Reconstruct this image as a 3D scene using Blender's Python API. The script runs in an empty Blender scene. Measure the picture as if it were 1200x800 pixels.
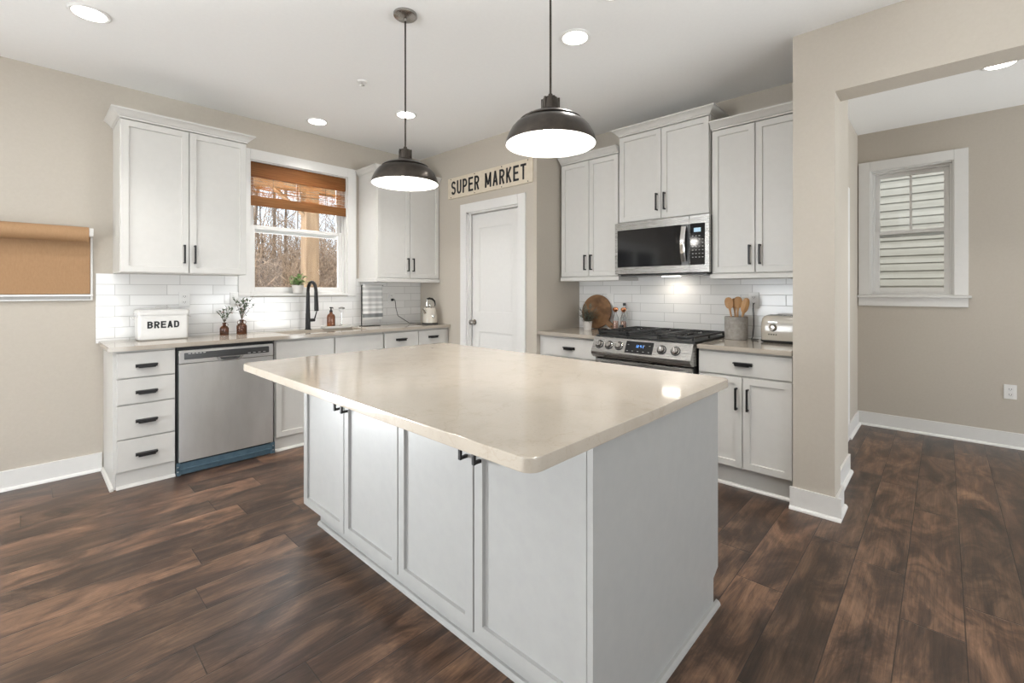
import bpy, bmesh, math, random
from mathutils import Vector, Matrix
R = math.radians
random.seed(7)
col = bpy.context.scene.collection
sc = bpy.context.scene

# ------------------------------------------------------------ camera
PHI = math.atan2(505.6, 537.5)
FW = (math.cos(PHI), math.sin(PHI))
cam = bpy.data.cameras.new('camera'); camo = bpy.data.objects.new('camera', cam); col.objects.link(camo)
camo.location = (0, 0, 1.275)
camo.rotation_euler = (R(90), 0, math.atan2(-FW[0], FW[1]))
cam.sensor_width = 36; cam.lens = 537.5 / 1200 * 36; cam.shift_y = -0.05
cam.clip_start = 0.05; cam.clip_end = 200
sc.camera = camo
# ------------------------------------------------------------ view, world, sun, added fill lamps
sc.view_settings.view_transform = 'Standard'; sc.view_settings.look = 'None'
sc.view_settings.gamma = 1; sc.view_settings.use_curve_mapping = False
sc.view_settings.exposure = 0.17
W = bpy.data.worlds.new('sky'); sc.world = W; W.use_nodes = True
bg = W.node_tree.nodes['Background']; bg.inputs[0].default_value = (0.80, 0.89, 1.0, 1); bg.inputs[1].default_value = 1.6
def sun_lamp():
    l = bpy.data.lights.new('sun', 'SUN'); l.energy = 2.6; l.angle = R(1); l.color = (1, .95, .86)
    o = bpy.data.objects.new('sun', l); col.objects.link(o)
    o.rotation_euler = Vector((-.62, -.30, .72)).to_track_quat('Z', 'Y').to_euler(); o.location = (-8, -5, 12)
sun_lamp()
def fill_lamp(name, loc, look, sx, sz, power, color=(0.945, 0.97, 1.0)):
    l = bpy.data.lights.new(name, 'AREA'); l.shape = 'RECTANGLE'; l.size = sx; l.size_y = sz
    l.energy = power; l.color = color
    o = bpy.data.objects.new(name, l); col.objects.link(o); o.location = loc
    o.rotation_euler = Vector(look).to_track_quat('-Z', 'Y').to_euler()
# added fill lamps outside the glass doors, tilted up to brighten ceiling and room
P_PATIO, P_BACK, P_SIDE, P_LEFT = 1650, 250, 370, 280
fill_lamp('fill_patio_door', (-1.5, 5.7, .25), (0, -1, 1.3), 2.2, 1.9, P_PATIO)
fill_lamp('fill_back_door', (-0.1, -5.3, .1), (0, 1, .7), 3.4, 2.4, P_BACK)
fill_lamp('fill_side_door', (4.1, -5.3, .1), (0, 1, 1.0), 2.4, 2.8, P_SIDE)
fill_lamp('fill_left_door', (-4.6, 2.1, .3), (1, 0, .65), 2.8, 2.6, P_LEFT)
fill_lamp('fill_sink_window', (1.9, 5.5, 3.6), (-.05, -1, -1.05), 2.2, 1.2, 280)  # added fill lamp, out of view above the window, brightens sink and island end

# ------------------------------------------------------------ materials
def mat(name, rgb, rough=.5, metal=0, **k):
    m = bpy.data.materials.new(name); m.use_nodes = True
    b = m.node_tree.nodes['Principled BSDF']
    b.inputs['Base Color'].default_value = (*rgb, 1); b.inputs['Roughness'].default_value = rough
    b.inputs['Metallic'].default_value = metal
    for a, v in k.items(): b.inputs[a.replace('_', ' ')].default_value = v
    return m
def N(m, t, **k):
    n = m.node_tree.nodes.new(t)
    for a, v in k.items(): setattr(n, a, v)
    return n
def LK(m, a, b): m.node_tree.links.new(a, b)
def BS(m): return m.node_tree.nodes['Principled BSDF']
def coords(m, scale=(1, 1, 1), rot=(0, 0, 0)):
    t = N(m, 'ShaderNodeTexCoord'); mp = N(m, 'ShaderNodeMapping')
    mp.inputs['Scale'].default_value = scale; mp.inputs['Rotation'].default_value = rot
    LK(m, t.outputs['Object'], mp.inputs['Vector']); return mp.outputs['Vector']
def noise(m, vec, scale, detail=4, rough=.6):
    n = N(m, 'ShaderNodeTexNoise'); n.inputs['Scale'].default_value = scale; n.inputs['Detail'].default_value = detail
    n.inputs['Roughness'].default_value = rough; LK(m, vec, n.inputs['Vector']); return n.outputs['Fac']
def ramp(m, fac, stops):
    r = N(m, 'ShaderNodeValToRGB'); e = r.color_ramp.elements
    while len(e) > 1: e.remove(e[-1])
    e[0].position = stops[0][0]; e[0].color = (*stops[0][1], 1)
    for p, c in stops[1:]:
        x = e.new(p); x.color = (*c, 1)
    LK(m, fac, r.inputs['Fac']); return r.outputs['Color']
def bump(m, h, strength=.2, dist=.002):
    b = N(m, 'ShaderNodeBump'); b.inputs['Strength'].default_value = strength; b.inputs['Distance'].default_value = dist
    LK(m, h, b.inputs['Height']); LK(m, b.outputs['Normal'], BS(m).inputs['Normal'])
def varied(name, c1, c2, scale, rough=.5, metal=0, stretch=(1, 1, 1), bs=0, bd=.002, **k):
    m = mat(name, c1, rough, metal, **k); v = coords(m, stretch); f = noise(m, v, scale)
    LK(m, ramp(m, f, [(.3, c1), (.7, c2)]), BS(m).inputs['Base Color'])
    if bs: bump(m, f, bs, bd)
    return m
M = {}
M['wall'] = varied('wall_paint', (.485, .437, .372), (.505, .457, .392), 60, .75, bs=.12, bd=.001)
M['ceiling'] = varied('ceiling_paint', (.88, .875, .86), (.90, .895, .88), 50, .85, bs=.08, bd=.001)
M['trim'] = varied('trim_paint', (.72, .705, .68), (.74, .725, .70), 30, .35)
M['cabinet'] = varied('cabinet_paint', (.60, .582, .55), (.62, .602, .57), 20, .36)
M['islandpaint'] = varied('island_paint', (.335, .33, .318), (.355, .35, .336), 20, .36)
M['black'] = varied('black_metal', (.018, .017, .017), (.03, .028, .028), 40, .38, .6)
M['blackgloss'] = mat('black_gloss', (.012, .012, .013), .08)
M['rubber'] = mat('black_rubber', (.015, .015, .015), .5)
M['castiron'] = varied('cast_iron', (.012, .012, .012), (.03, .03, .03), 90, .45, .2, bs=.2)
M['chrome'] = mat('chrome', (.75, .74, .72), .12, 1)
M['cream'] = mat('cream_enamel', (.50, .455, .385), .12, 0, Coat_Weight=.6)
M['whitecer'] = mat('white_ceramic', (.74, .71, .67), .35)
M['enamelwhite'] = varied('white_enamel', (.70, .685, .66), (.74, .725, .70), 15, .25)
M['ink'] = mat('black_ink', (.02, .02, .022), .5)
M['amber'] = mat('amber_glass', (.22, .075, .025), .05, 0, Transmission_Weight=.75, IOR=1.45)
M['clear'] = mat('clear_glass', (.95, .96, .96), .03, 0, Transmission_Weight=1, IOR=1.45)
M['copper'] = mat('copper', (.75, .33, .17), .2, 1)
M['leaf'] = varied('grey_green_leaf', (.06, .10, .055), (.16, .2, .13), 30, .6)
M['leafdark'] = varied('dark_leaf', (.07, .085, .065), (.24, .26, .21), 40, .6)
M['leafbright'] = varied('bright_leaf', (.10, .22, .06), (.30, .42, .16), 30, .5)
M['stem'] = mat('stem', (.10, .075, .045), .7)
M['rosy'] = mat('rosy_leaf', (.30, .17, .14), .7)
M['soil'] = mat('soil', (.03, .02, .014), .9)
M['plastic'] = mat('white_plastic', (.80, .79, .77), .3)
M['slot'] = mat('slot_grey', (.12, .12, .12), .5)
M['thermo'] = mat('grey_plastic', (.45, .44, .42), .4)
M['bronze'] = varied('dark_bronze', (.035, .029, .024), (.06, .049, .04), 25, .28, .8)
M['shadewhite'] = mat('white_enamel_shade', (.86, .85, .83), .4)
M['nickel'] = mat('satin_nickel', (.38, .36, .34), .25, 1)
M['sinkwhite'] = mat('white_sink', (.78, .78, .77), .2)
M['kraft'] = varied('kraft_paper', (.33, .19, .092), (.37, .215, .108), 120, .75, stretch=(1, 1, .3), bs=.05)
M['blue'] = varied('blue_insulation', (.045, .085, .115), (.075, .125, .16), 20, .5)
M['screw'] = mat('screw', (.5, .5, .5), .3, 1)
def emit(name, rgb, s):
    m = mat(name, rgb, .5); b = BS(m); b.inputs['Emission Color'].default_value = (*rgb, 1); b.inputs['Emission Strength'].default_value = s; return m
M['lamp'] = emit('lamp_glow', (1, .96, .90), 9)
M['bulb'] = emit('bulb_glow', (1, .93, .82), 12)
M['lcd'] = emit('blue_display', (.12, .35, .9), 2.0)
M['lcdgrey'] = emit('grey_display', (.30, .42, .50), .7)
# brushed steel
def steel(name, c1, c2, stretch, rough=.27):
    m = mat(name, c1, rough, .95); v = coords(m, stretch); f = noise(m, v, 8, 5)
    LK(m, ramp(m, f, [(.3, c1), (.7, c2)]), BS(m).inputs['Base Color'])
    mr = N(m, 'ShaderNodeMapRange'); mr.inputs['To Min'].default_value = rough - .04; mr.inputs['To Max'].default_value = rough + .05
    LK(m, f, mr.inputs['Value']); LK(m, mr.outputs[0], BS(m).inputs['Roughness']); return m
M['steel'] = steel('brushed_steel', (.40, .39, .375), (.45, .44, .425), (1, 1, 60))
M['steeldw'] = steel('dishwasher_steel', (.60, .595, .585), (.66, .655, .645), (1.5, 1, .5), .38)
_b = BS(M['steeldw']); _b.inputs['Anisotropic'].default_value = .95
_t = N(M['steeldw'], 'ShaderNodeCombineXYZ'); _t.inputs[2].default_value = 1; LK(M['steeldw'], _t.outputs[0], _b.inputs['Tangent'])
M['darksteel'] = steel('dark_steel', (.10, .10, .10), (.14, .14, .14), (1, 1, 30), .3)
# quartz
def quartz(name, c1, c2, c3):
    m = mat(name, c1, .13); v = coords(m)
    f1 = noise(m, v, 7, 8, .7); f2 = noise(m, v, 130, 3, .6)
    a = ramp(m, f1, [(.30, c2), (.50, c1), (.7, c1)])
    b = ramp(m, f2, [(.30, c3), (.40, (1, 1, 1))])
    mx = N(m, 'ShaderNodeMix', data_type='RGBA', blend_type='MULTIPLY'); mx.inputs[0].default_value = .25
    LK(m, a, mx.inputs[6]); LK(m, b, mx.inputs[7])
    # faint darker veins
    w = N(m, 'ShaderNodeTexNoise'); w.inputs['Scale'].default_value = 2.6; w.inputs['Detail'].default_value = 9; w.inputs['Distortion'].default_value = 1.6
    LK(m, v, w.inputs['Vector'])
    vr = ramp(m, w.outputs['Fac'], [(.490, (1, 1, 1)), (.5, (.90, .88, .85)), (.51, (1, 1, 1))])
    m2 = N(m, 'ShaderNodeMix', data_type='RGBA', blend_type='MULTIPLY'); m2.inputs[0].default_value = .7
    LK(m, mx.outputs[2], m2.inputs[6]); LK(m, vr, m2.inputs[7])
    LK(m, m2.outputs[2], BS(m).inputs['Base Color'])
    mr = N(m, 'ShaderNodeMapRange'); mr.inputs['To Min'].default_value = .06; mr.inputs['To Max'].default_value = .12
    LK(m, f1, mr.inputs['Value']); LK(m, mr.outputs[0], BS(m).inputs['Roughness'])
    return m
M['quartz'] = quartz('cream_quartz', (.42, .37, .31), (.385, .337, .278), (.60, .54, .48))
# floor planks
def floor_mat():
    m = mat('dark_plank_floor', (.05, .03, .02), .3)
    t = N(m, 'ShaderNodeTexCoord'); sp = N(m, 'ShaderNodeSeparateXYZ'); LK(m, t.outputs['Object'], sp.inputs[0])
    def ma(op, a, b=None):
        n = N(m, 'ShaderNodeMath', operation=op)
        for i, v in enumerate((a, b)):
            if v is None: continue
            if isinstance(v, (int, float)): n.inputs[i].default_value = v
            else: LK(m, v, n.inputs[i])
        return n.outputs[0]
    PWD, PLN = .184, 1.22
    yy = ma('DIVIDE', ma('ADD', sp.outputs[1], .06), PWD); row = ma('FLOOR', yy)
    wn = N(m, 'ShaderNodeTexWhiteNoise', noise_dimensions='1D'); LK(m, row, wn.inputs['W'])
    xx = ma('ADD', ma('DIVIDE', sp.outputs[0], PLN), ma('MULTIPLY', wn.outputs['Value'], 5.3)); cell = ma('FLOOR', xx)
    cb = N(m, 'ShaderNodeCombineXYZ'); LK(m, cell, cb.inputs[0]); LK(m, row, cb.inputs[1])
    w2 = N(m, 'ShaderNodeTexWhiteNoise', noise_dimensions='2D'); LK(m, cb.outputs[0], w2.inputs['Vector']); rnd = w2.outputs['Value']
    fy = ma('FRACT', yy); ey = ma('MULTIPLY', ma('MINIMUM', fy, ma('SUBTRACT', 1, fy)), PWD)
    fx = ma('FRACT', xx); ex = ma('MULTIPLY', ma('MINIMUM', fx, ma('SUBTRACT', 1, fx)), PLN)
    edge = ma('MINIMUM', ey, ex)
    seam = N(m, 'ShaderNodeMapRange'); seam.inputs['From Min'].default_value = .0008; seam.inputs['From Max'].default_value = .0028
    seam.inputs['To Min'].default_value = 1; seam.inputs['To Max'].default_value = 0; LK(m, edge, seam.inputs['Value'])
    cmb = N(m, 'ShaderNodeCombineXYZ'); mul = ma('MULTIPLY', rnd, 37.0); LK(m, mul, cmb.inputs[2]); LK(m, mul, cmb.inputs[0])
    add = N(m, 'ShaderNodeVectorMath', operation='ADD'); LK(m, t.outputs['Object'], add.inputs[0]); LK(m, cmb.outputs[0], add.inputs[1])
    def g(scale, sx, sy, det, dist=0):
        mp = N(m, 'ShaderNodeMapping'); mp.inputs['Scale'].default_value = (sx, sy, 1); LK(m, add.outputs[0], mp.inputs['Vector'])
        n = N(m, 'ShaderNodeTexNoise'); n.inputs['Scale'].default_value = scale; n.inputs['Detail'].default_value = det; n.inputs['Distortion'].default_value = dist; n.inputs['Roughness'].default_value = .65
        LK(m, mp.outputs[0], n.inputs['Vector']); return n.outputs['Fac']
    blot = g(2.6, 1, 2.6, 7, 1.0); grain = g(5, 1.0, 24, 7, .4)
    c = ramp(m, blot, [(.30, (.023, .013, .009)), (.46, (.060, .034, .022)), (.58, (.125, .072, .045)), (.74, (.215, .132, .084))])
    gr = ramp(m, grain, [(.28, (.42, .40, .38)), (.50, (.95, .94, .93)), (.75, (1.5, 1.45, 1.4))])
    def mul_(fac, A, B):
        mx = N(m, 'ShaderNodeMix', data_type='RGBA', blend_type='MULTIPLY'); mx.inputs[0].default_value = fac; LK(m, A, mx.inputs[6]); LK(m, B, mx.inputs[7]); return mx.outputs[2]
    tone = ramp(m, rnd, [(0, (.55, .56, .57)), (1, (1.5, 1.42, 1.35))])
    col_ = mul_(.85, mul_(.9, c, gr), tone)
    m3 = N(m, 'ShaderNodeMix', data_type='RGBA'); sf = ma('MULTIPLY', seam.outputs[0], .75); LK(m, sf, m3.inputs[0]); LK(m, col_, m3.inputs[6]); m3.inputs[7].default_value = (.010, .007, .006, 1)
    LK(m, m3.outputs[2], BS(m).inputs['Base Color'])
    mr = N(m, 'ShaderNodeMapRange'); mr.inputs['To Min'].default_value = .24; mr.inputs['To Max'].default_value = .40
    LK(m, grain, mr.inputs['Value']); LK(m, mr.outputs[0], BS(m).inputs['Roughness'])
    bump(m, ma('SUBTRACT', grain, ma('MULTIPLY', seam.outputs[0], 2.0)), .22, .0015); return m
M['floor'] = floor_mat()
def tile_mat():
    m = mat('white_gloss_tile', (.80, .79, .77), .07)
    t = N(m, 'ShaderNodeTexCoord'); s = N(m, 'ShaderNodeSeparateXYZ'); LK(m, t.outputs['Object'], s.inputs[0])
    a = N(m, 'ShaderNodeMath', operation='ADD'); LK(m, s.outputs[0], a.inputs[0]); LK(m, s.outputs[1], a.inputs[1])
    c = N(m, 'ShaderNodeCombineXYZ'); LK(m, a.outputs[0], c.inputs[0]); LK(m, s.outputs[2], c.inputs[1])
    br = N(m, 'ShaderNodeTexBrick'); br.inputs['Scale'].default_value = 1; br.offset = .27; br.inputs['Brick Width'].default_value = .305; br.inputs['Row Height'].default_value = .0775
    br.inputs['Mortar Size'].default_value = .0022; br.inputs['Mortar Smooth'].default_value = .2
    br.inputs['Color1'].default_value = (0, 0, 0, 1); br.inputs['Color2'].default_value = (1, 1, 1, 1)
    LK(m, c.outputs[0], br.inputs['Vector'])
    tn = ramp(m, br.outputs['Color'], [(0, (.78, .77, .75)), (1, (.86, .85, .835))])
    mx = N(m, 'ShaderNodeMix', data_type='RGBA'); LK(m, br.outputs['Fac'], mx.inputs[0]); LK(m, tn, mx.inputs[6]); mx.inputs[7].default_value = (.52, .51, .49, 1)
    LK(m, mx.outputs[2], BS(m).inputs['Base Color'])
    mr = N(m, 'ShaderNodeMapRange'); mr.inputs['To Min'].default_value = .13; mr.inputs['To Max'].default_value = .7
    LK(m, br.outputs['Fac'], mr.inputs['Value']); LK(m, mr.outputs[0], BS(m).inputs['Roughness'])
    inv = N(m, 'ShaderNodeMath', operation='SUBTRACT'); inv.inputs[0].default_value = 1; LK(m, br.outputs['Fac'], inv.inputs[1])
    n = noise(m, c.outputs[0], 14, 1); ad = N(m, 'ShaderNodeMath', operation='ADD'); LK(m, inv.outputs[0], ad.inputs[0])
    ml = N(m, 'ShaderNodeMath', operation='MULTIPLY'); ml.inputs[1].default_value = .5; LK(m, n, ml.inputs[0]); LK(m, ml.outputs[0], ad.inputs[1])
    bump(m, ad.outputs[0], .35, .0012); return m
M['tile'] = tile_mat()
def wood(name, c1, c2, stretch, scale=6, rough=.5):
    m = mat(name, c1, rough); v = coords(m, stretch)
    n = N(m, 'ShaderNodeTexNoise'); n.inputs['Scale'].default_value = scale; n.inputs['Detail'].default_value = 6; n.inputs['Distortion'].default_value = .6
    LK(m, v, n.inputs['Vector']); LK(m, ramp(m, n.outputs['Fac'], [(.3, c1), (.7, c2)]), BS(m).inputs['Base Color']); return m
M['board'] = wood('acacia_wood', (.10, .045, .018), (.36, .19, .085), (1, 6, 1.5), 7)
M['boardpale'] = wood('pale_wood', (.30, .17, .085), (.46, .29, .16), (1, 5, 1), 9)
M['spoon'] = wood('beech_wood', (.42, .22, .09), (.62, .36, .17), (2, 2, 1), 9)
M['trivet'] = M['spoon']
def concrete():
    m = mat('grey_concrete', (.33, .30, .27), .8); v = coords(m, (1, 1, 1)); f = noise(m, v, 30, 8, .7)
    LK(m, ramp(m, f, [(.3, (.24, .22, .20)), (.7, (.43, .40, .36))]), BS(m).inputs['Base Color']); bump(m, f, .2); return m
M['concrete'] = concrete()
def bamboo(name, gaps):
    m = mat(name, (.36, .15, .04), .55); t = N(m, 'ShaderNodeTexCoord')
    mp = N(m, 'ShaderNodeMapping'); mp.inputs['Scale'].default_value = (1.2, 1, 55); LK(m, t.outputs['Object'], mp.inputs['Vector'])
    f = noise(m, mp.outputs[0], 3.0, 3, .6)
    LK(m, ramp(m, f, [(.3, (.10, .035, .008)), (.5, (.27, .11, .025)), (.7, (.50, .24, .075))]), BS(m).inputs['Base Color'])
    b = BS(m); out = m.node_tree.nodes['Material Output']
    tl = N(m, 'ShaderNodeBsdfTranslucent'); tl.inputs[0].default_value = (.62, .27, .07, 1)
    mx = N(m, 'ShaderNodeMixShader'); mx.inputs[0].default_value = .45; LK(m, b.outputs[0], mx.inputs[1]); LK(m, tl.outputs[0], mx.inputs[2])
    if gaps:
        mp2 = N(m, 'ShaderNodeMapping'); mp2.inputs['Scale'].default_value = (3, 1, 150); LK(m, t.outputs['Object'], mp2.inputs['Vector'])
        g = noise(m, mp2.outputs[0], 1.5, 3, .7)
        gr = ramp(m, g, [(gaps, (0, 0, 0)), (gaps + .05, (1, 1, 1))])
        tr = N(m, 'ShaderNodeBsdfTransparent'); m2 = N(m, 'ShaderNodeMixShader')
        LK(m, gr, m2.inputs[0]); LK(m, mx.outputs[0], m2.inputs[1]); LK(m, tr.outputs[0], m2.inputs[2]); LK(m, m2.outputs[0], out.inputs[0])
    else: LK(m, mx.outputs[0], out.inputs[0])
    return m
M['bamboo'] = bamboo('woven_bamboo', 0); M['bamboosheer'] = bamboo('sheer_woven_bamboo', .46)
def pane_mat():
    m = bpy.data.materials.new('window_glass'); m.use_nodes = True; nt = m.node_tree; nt.nodes.remove(nt.nodes['Principled BSDF'])
    tr = N(m, 'ShaderNodeBsdfTransparent'); tr.inputs[0].default_value = (.97, .98, .98, 1)
    gl = N(m, 'ShaderNodeBsdfGlossy'); gl.inputs['Roughness'].default_value = .02
    fr = N(m, 'ShaderNodeFresnel'); fr.inputs[0].default_value = 1.35; mx = N(m, 'ShaderNodeMixShader')
    LK(m, fr.outputs[0], mx.inputs[0]); LK(m, tr.outputs[0], mx.inputs[1]); LK(m, gl.outputs[0], mx.inputs[2]); LK(m, mx.outputs[0], nt.nodes['Material Output'].inputs[0]); return m
M['pane'] = pane_mat()
def towel_mat():
    m = mat('striped_towel', (.7, .7, .7), .95); t = N(m, 'ShaderNodeTexCoord'); s = N(m, 'ShaderNodeSeparateXYZ'); LK(m, t.outputs['Object'], s.inputs[0])
    mr = N(m, 'ShaderNodeMapRange'); mr.inputs['From Min'].default_value = .05; mr.inputs['From Max'].default_value = .42; LK(m, s.outputs[2], mr.inputs['Value'])
    Wt, G, D = (.72, .71, .69), (.50, .50, .49), (.20, .21, .21)
    st = [(0, Wt), (.10, D), (.20, Wt), (.27, G), (.34, Wt), (.41, G), (.47, Wt), (.53, G), (.62, Wt), (.68, G), (.78, Wt), (.84, G), (.92, Wt)]
    r = N(m, 'ShaderNodeValToRGB'); r.color_ramp.interpolation = 'CONSTANT'; e = r.color_ramp.elements
    e[0].color = (*st[0][1], 1); e.remove(e[1])
    for p, c in st[1:]: e.new(p).color = (*c, 1)
    LK(m, mr.outputs[0], r.inputs[0]); LK(m, r.outputs[0], BS(m).inputs['Base Color'])
    bump(m, noise(m, t.outputs['Object'], 260, 2), .3, .001); return m
M['towel'] = towel_mat()
M['signcream'] = varied('distressed_cream', (.62, .54, .42), (.68, .60, .48), 25, .6)
M['siding'] = varied('vinyl_siding', (.33, .315, .27), (.37, .35, .305), 6, .6)
M['hill'] = varied('leaf_litter', (.14, .085, .045), (.42, .28, .17), 7, .95, bs=.5, bd=.05)
M['bark'] = varied('pale_bark', (.12, .075, .045), (.62, .46, .33), 9, .9)
M['bark2'] = varied('grey_bark', (.13, .10, .08), (.22, .17, .13), 6, .9)
M['post'] = wood('weathered_post', (.15, .10, .06), (.24, .165, .10), (3, 3, .5), 5, .8)
M['grass'] = varied('dry_grass', (.20, .17, .09), (.30, .24, .13), 12, .95)

# ------------------------------------------------------------ geometry helpers
class MB:
    def __init__(s): s.bm = bmesh.new()
    def merge(s, t, mx=None):
        if mx is not None: bmesh.ops.transform(t, matrix=mx, verts=t.verts)
        me = bpy.data.meshes.new('t'); t.to_mesh(me); t.free(); s.bm.from_mesh(me); bpy.data.meshes.remove(me); return s
    def box(s, x0, x1, y0, y1, z0, z1, b=0, mx=None, seg=2):
        t = bmesh.new(); bmesh.ops.create_cube(t, size=1)
        bmesh.ops.transform(t, matrix=Matrix.Translation(((x0+x1)/2, (y0+y1)/2, (z0+z1)/2)) @ Matrix.Diagonal((abs(x1-x0), abs(y1-y0), abs(z1-z0), 1)), verts=t.verts)
        if b: bmesh.ops.bevel(t, geom=t.edges[:], offset=b, segments=seg, affect='EDGES', profile=.5)
        return s.merge(t, mx)
    def rings(s, rs, closed=True, caps=True, mx=None):
        t = bmesh.new(); V = [[t.verts.new(p) for p in r] for r in rs]
        for a, b in zip(V, V[1:]):
            n = len(a)
            for i in range(n if closed else n-1):
                j = (i+1) % n
                t.faces.new((a[i], a[j], b[j], b[i]))
        if caps: t.faces.new(V[0][::-1]); t.faces.new(V[-1])
        bmesh.ops.remove_doubles(t, verts=t.verts, dist=1e-6)
        bmesh.ops.recalc_face_normals(t, faces=t.faces)
        return s.merge(t, mx)
    def rect_loft(s, rs):   # rs: (x0,x1,y0,y1,z)
        return s.rings([[(a, c, z), (b, c, z), (b, d, z), (a, d, z)] for a, b, c, d, z in rs])
    def lathe(s, prof, seg=32, c=(0, 0, 0), mx=None, caps=True):
        rs = [[(c[0]+max(r, 1e-4)*math.cos(2*math.pi*i/seg), c[1]+max(r, 1e-4)*math.sin(2*math.pi*i/seg), c[2]+z) for i in range(seg)] for r, z in prof]
        return s.rings(rs, caps=caps, mx=mx)
    def tube(s, pts, r, seg=10, caps=True):
        pts = [Vector(p) for p in pts]; rr = r if isinstance(r, (list, tuple)) else [r]*len(pts)
        rs = []; up = None
        for i, p in enumerate(pts):
            d = (pts[min(i+1, len(pts)-1)] - pts[max(i-1, 0)]).normalized()
            if up is None: up = Vector((0, 0, 1)) if abs(d.z) < .9 else Vector((1, 0, 0))
            a = d.cross(up); a.normalize(); u2 = a.cross(d); up = u2
            rs.append([tuple(p + (a*math.cos(2*math.pi*k/seg) + u2*math.sin(2*math.pi*k/seg))*rr[i]) for k in range(seg)])
        return s.rings(rs, caps=caps)
    def prism(s, poly, z0, z1, b=0, mx=None, seg=2):
        t = bmesh.new(); a = [t.verts.new((x, y, z0)) for x, y in poly]; f = t.faces.new(a)
        e = bmesh.ops.extrude_face_region(t, geom=[f]); vs = [v for v in e['geom'] if isinstance(v, bmesh.types.BMVert)]
        bmesh.ops.translate(t, verts=vs, vec=(0, 0, z1-z0)); bmesh.ops.recalc_face_normals(t, faces=t.faces)
        if b:
            ed = [x for x in t.edges if abs(x.verts[0].co.z - x.verts[1].co.z) < 1e-6]
            bmesh.ops.bevel(t, geom=ed, offset=b, segments=seg, affect='EDGES', profile=.5)
        return s.merge(t, mx)
    def sphere(s, c, r, sc3=(1, 1, 1), seg=16, mx=None):
        t = bmesh.new(); bmesh.ops.create_uvsphere(t, u_segments=seg, v_segments=max(6, seg//2), radius=r)
        bmesh.ops.transform(t, matrix=Matrix.Translation(c) @ Matrix.Diagonal((*sc3, 1)), verts=t.verts); return s.merge(t, mx)
    def leaf(s, base, d, L, w, up=(0, 0, 1), bend=.15):
        d = Vector(d).normalized(); side = d.cross(Vector(up))
        if side.length < .01: side = Vector((1, 0, 0))
        side.normalize(); n = side.cross(d); b = Vector(base); bm = s.bm
        row = [(0, .12, 0), (.35, 1, .35), (.7, .8, .3), (1, .08, -.5)]
        pr = None
        for t, ww, h in row:
            cc = b + d*L*t + n*h*bend*L
            v = [bm.verts.new(cc - side*w*ww*.5), bm.verts.new(cc + side*w*ww*.5)]
            if pr: bm.faces.new((pr[0], pr[1], v[1], v[0]))
            pr = v
    def build(s, name, m, parent=None, smooth=True, thick=0):
        me = bpy.data.meshes.new(name); s.bm.to_mesh(me); s.bm.free()
        if smooth:
            for p in me.polygons: p.use_smooth = True
            me.set_sharp_from_angle(angle=R(32))
        me.materials.append(M[m] if isinstance(m, str) else m)
        o = bpy.data.objects.new(name, me); col.objects.link(o)
        if parent: o.parent = parent
        if smooth and len(me.polygons) < 30000: o.modifiers.new('wn', 'WEIGHTED_NORMAL').keep_sharp = True
        if thick:
            md = o.modifiers.new('s', 'SOLIDIFY'); md.thickness = thick
        return o
def thing(name, label, cat, loc=(0, 0, 0), rz=0, group=None):
    o = bpy.data.objects.new(name, None); col.objects.link(o); o.empty_display_size = .05
    o.location = loc; o.rotation_euler = (0, 0, rz); o['label'] = label; o['category'] = cat
    if group: o['group'] = group
    return o
def tag(o, label, cat, group=None, loc=None, rz=None, kind=None):
    o['label'] = label; o['category'] = cat
    if group: o['group'] = group
    if kind: o['kind'] = kind
    if loc is not None: o.location = loc
    if rz is not None: o.rotation_euler = (0, 0, rz)
    return o
def struct(name, mb, m, parent=None, label=None, smooth=True):
    o = mb.build(name, m, parent, smooth)
    if not parent:
        o['kind'] = 'structure'
        if label: o['label'] = label
    return o
def copy_tree(o, parent=None):
    c = o.copy(); col.objects.link(c); c.parent = parent
    for ch in o.children: copy_tree(ch, c)
    return c
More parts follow.
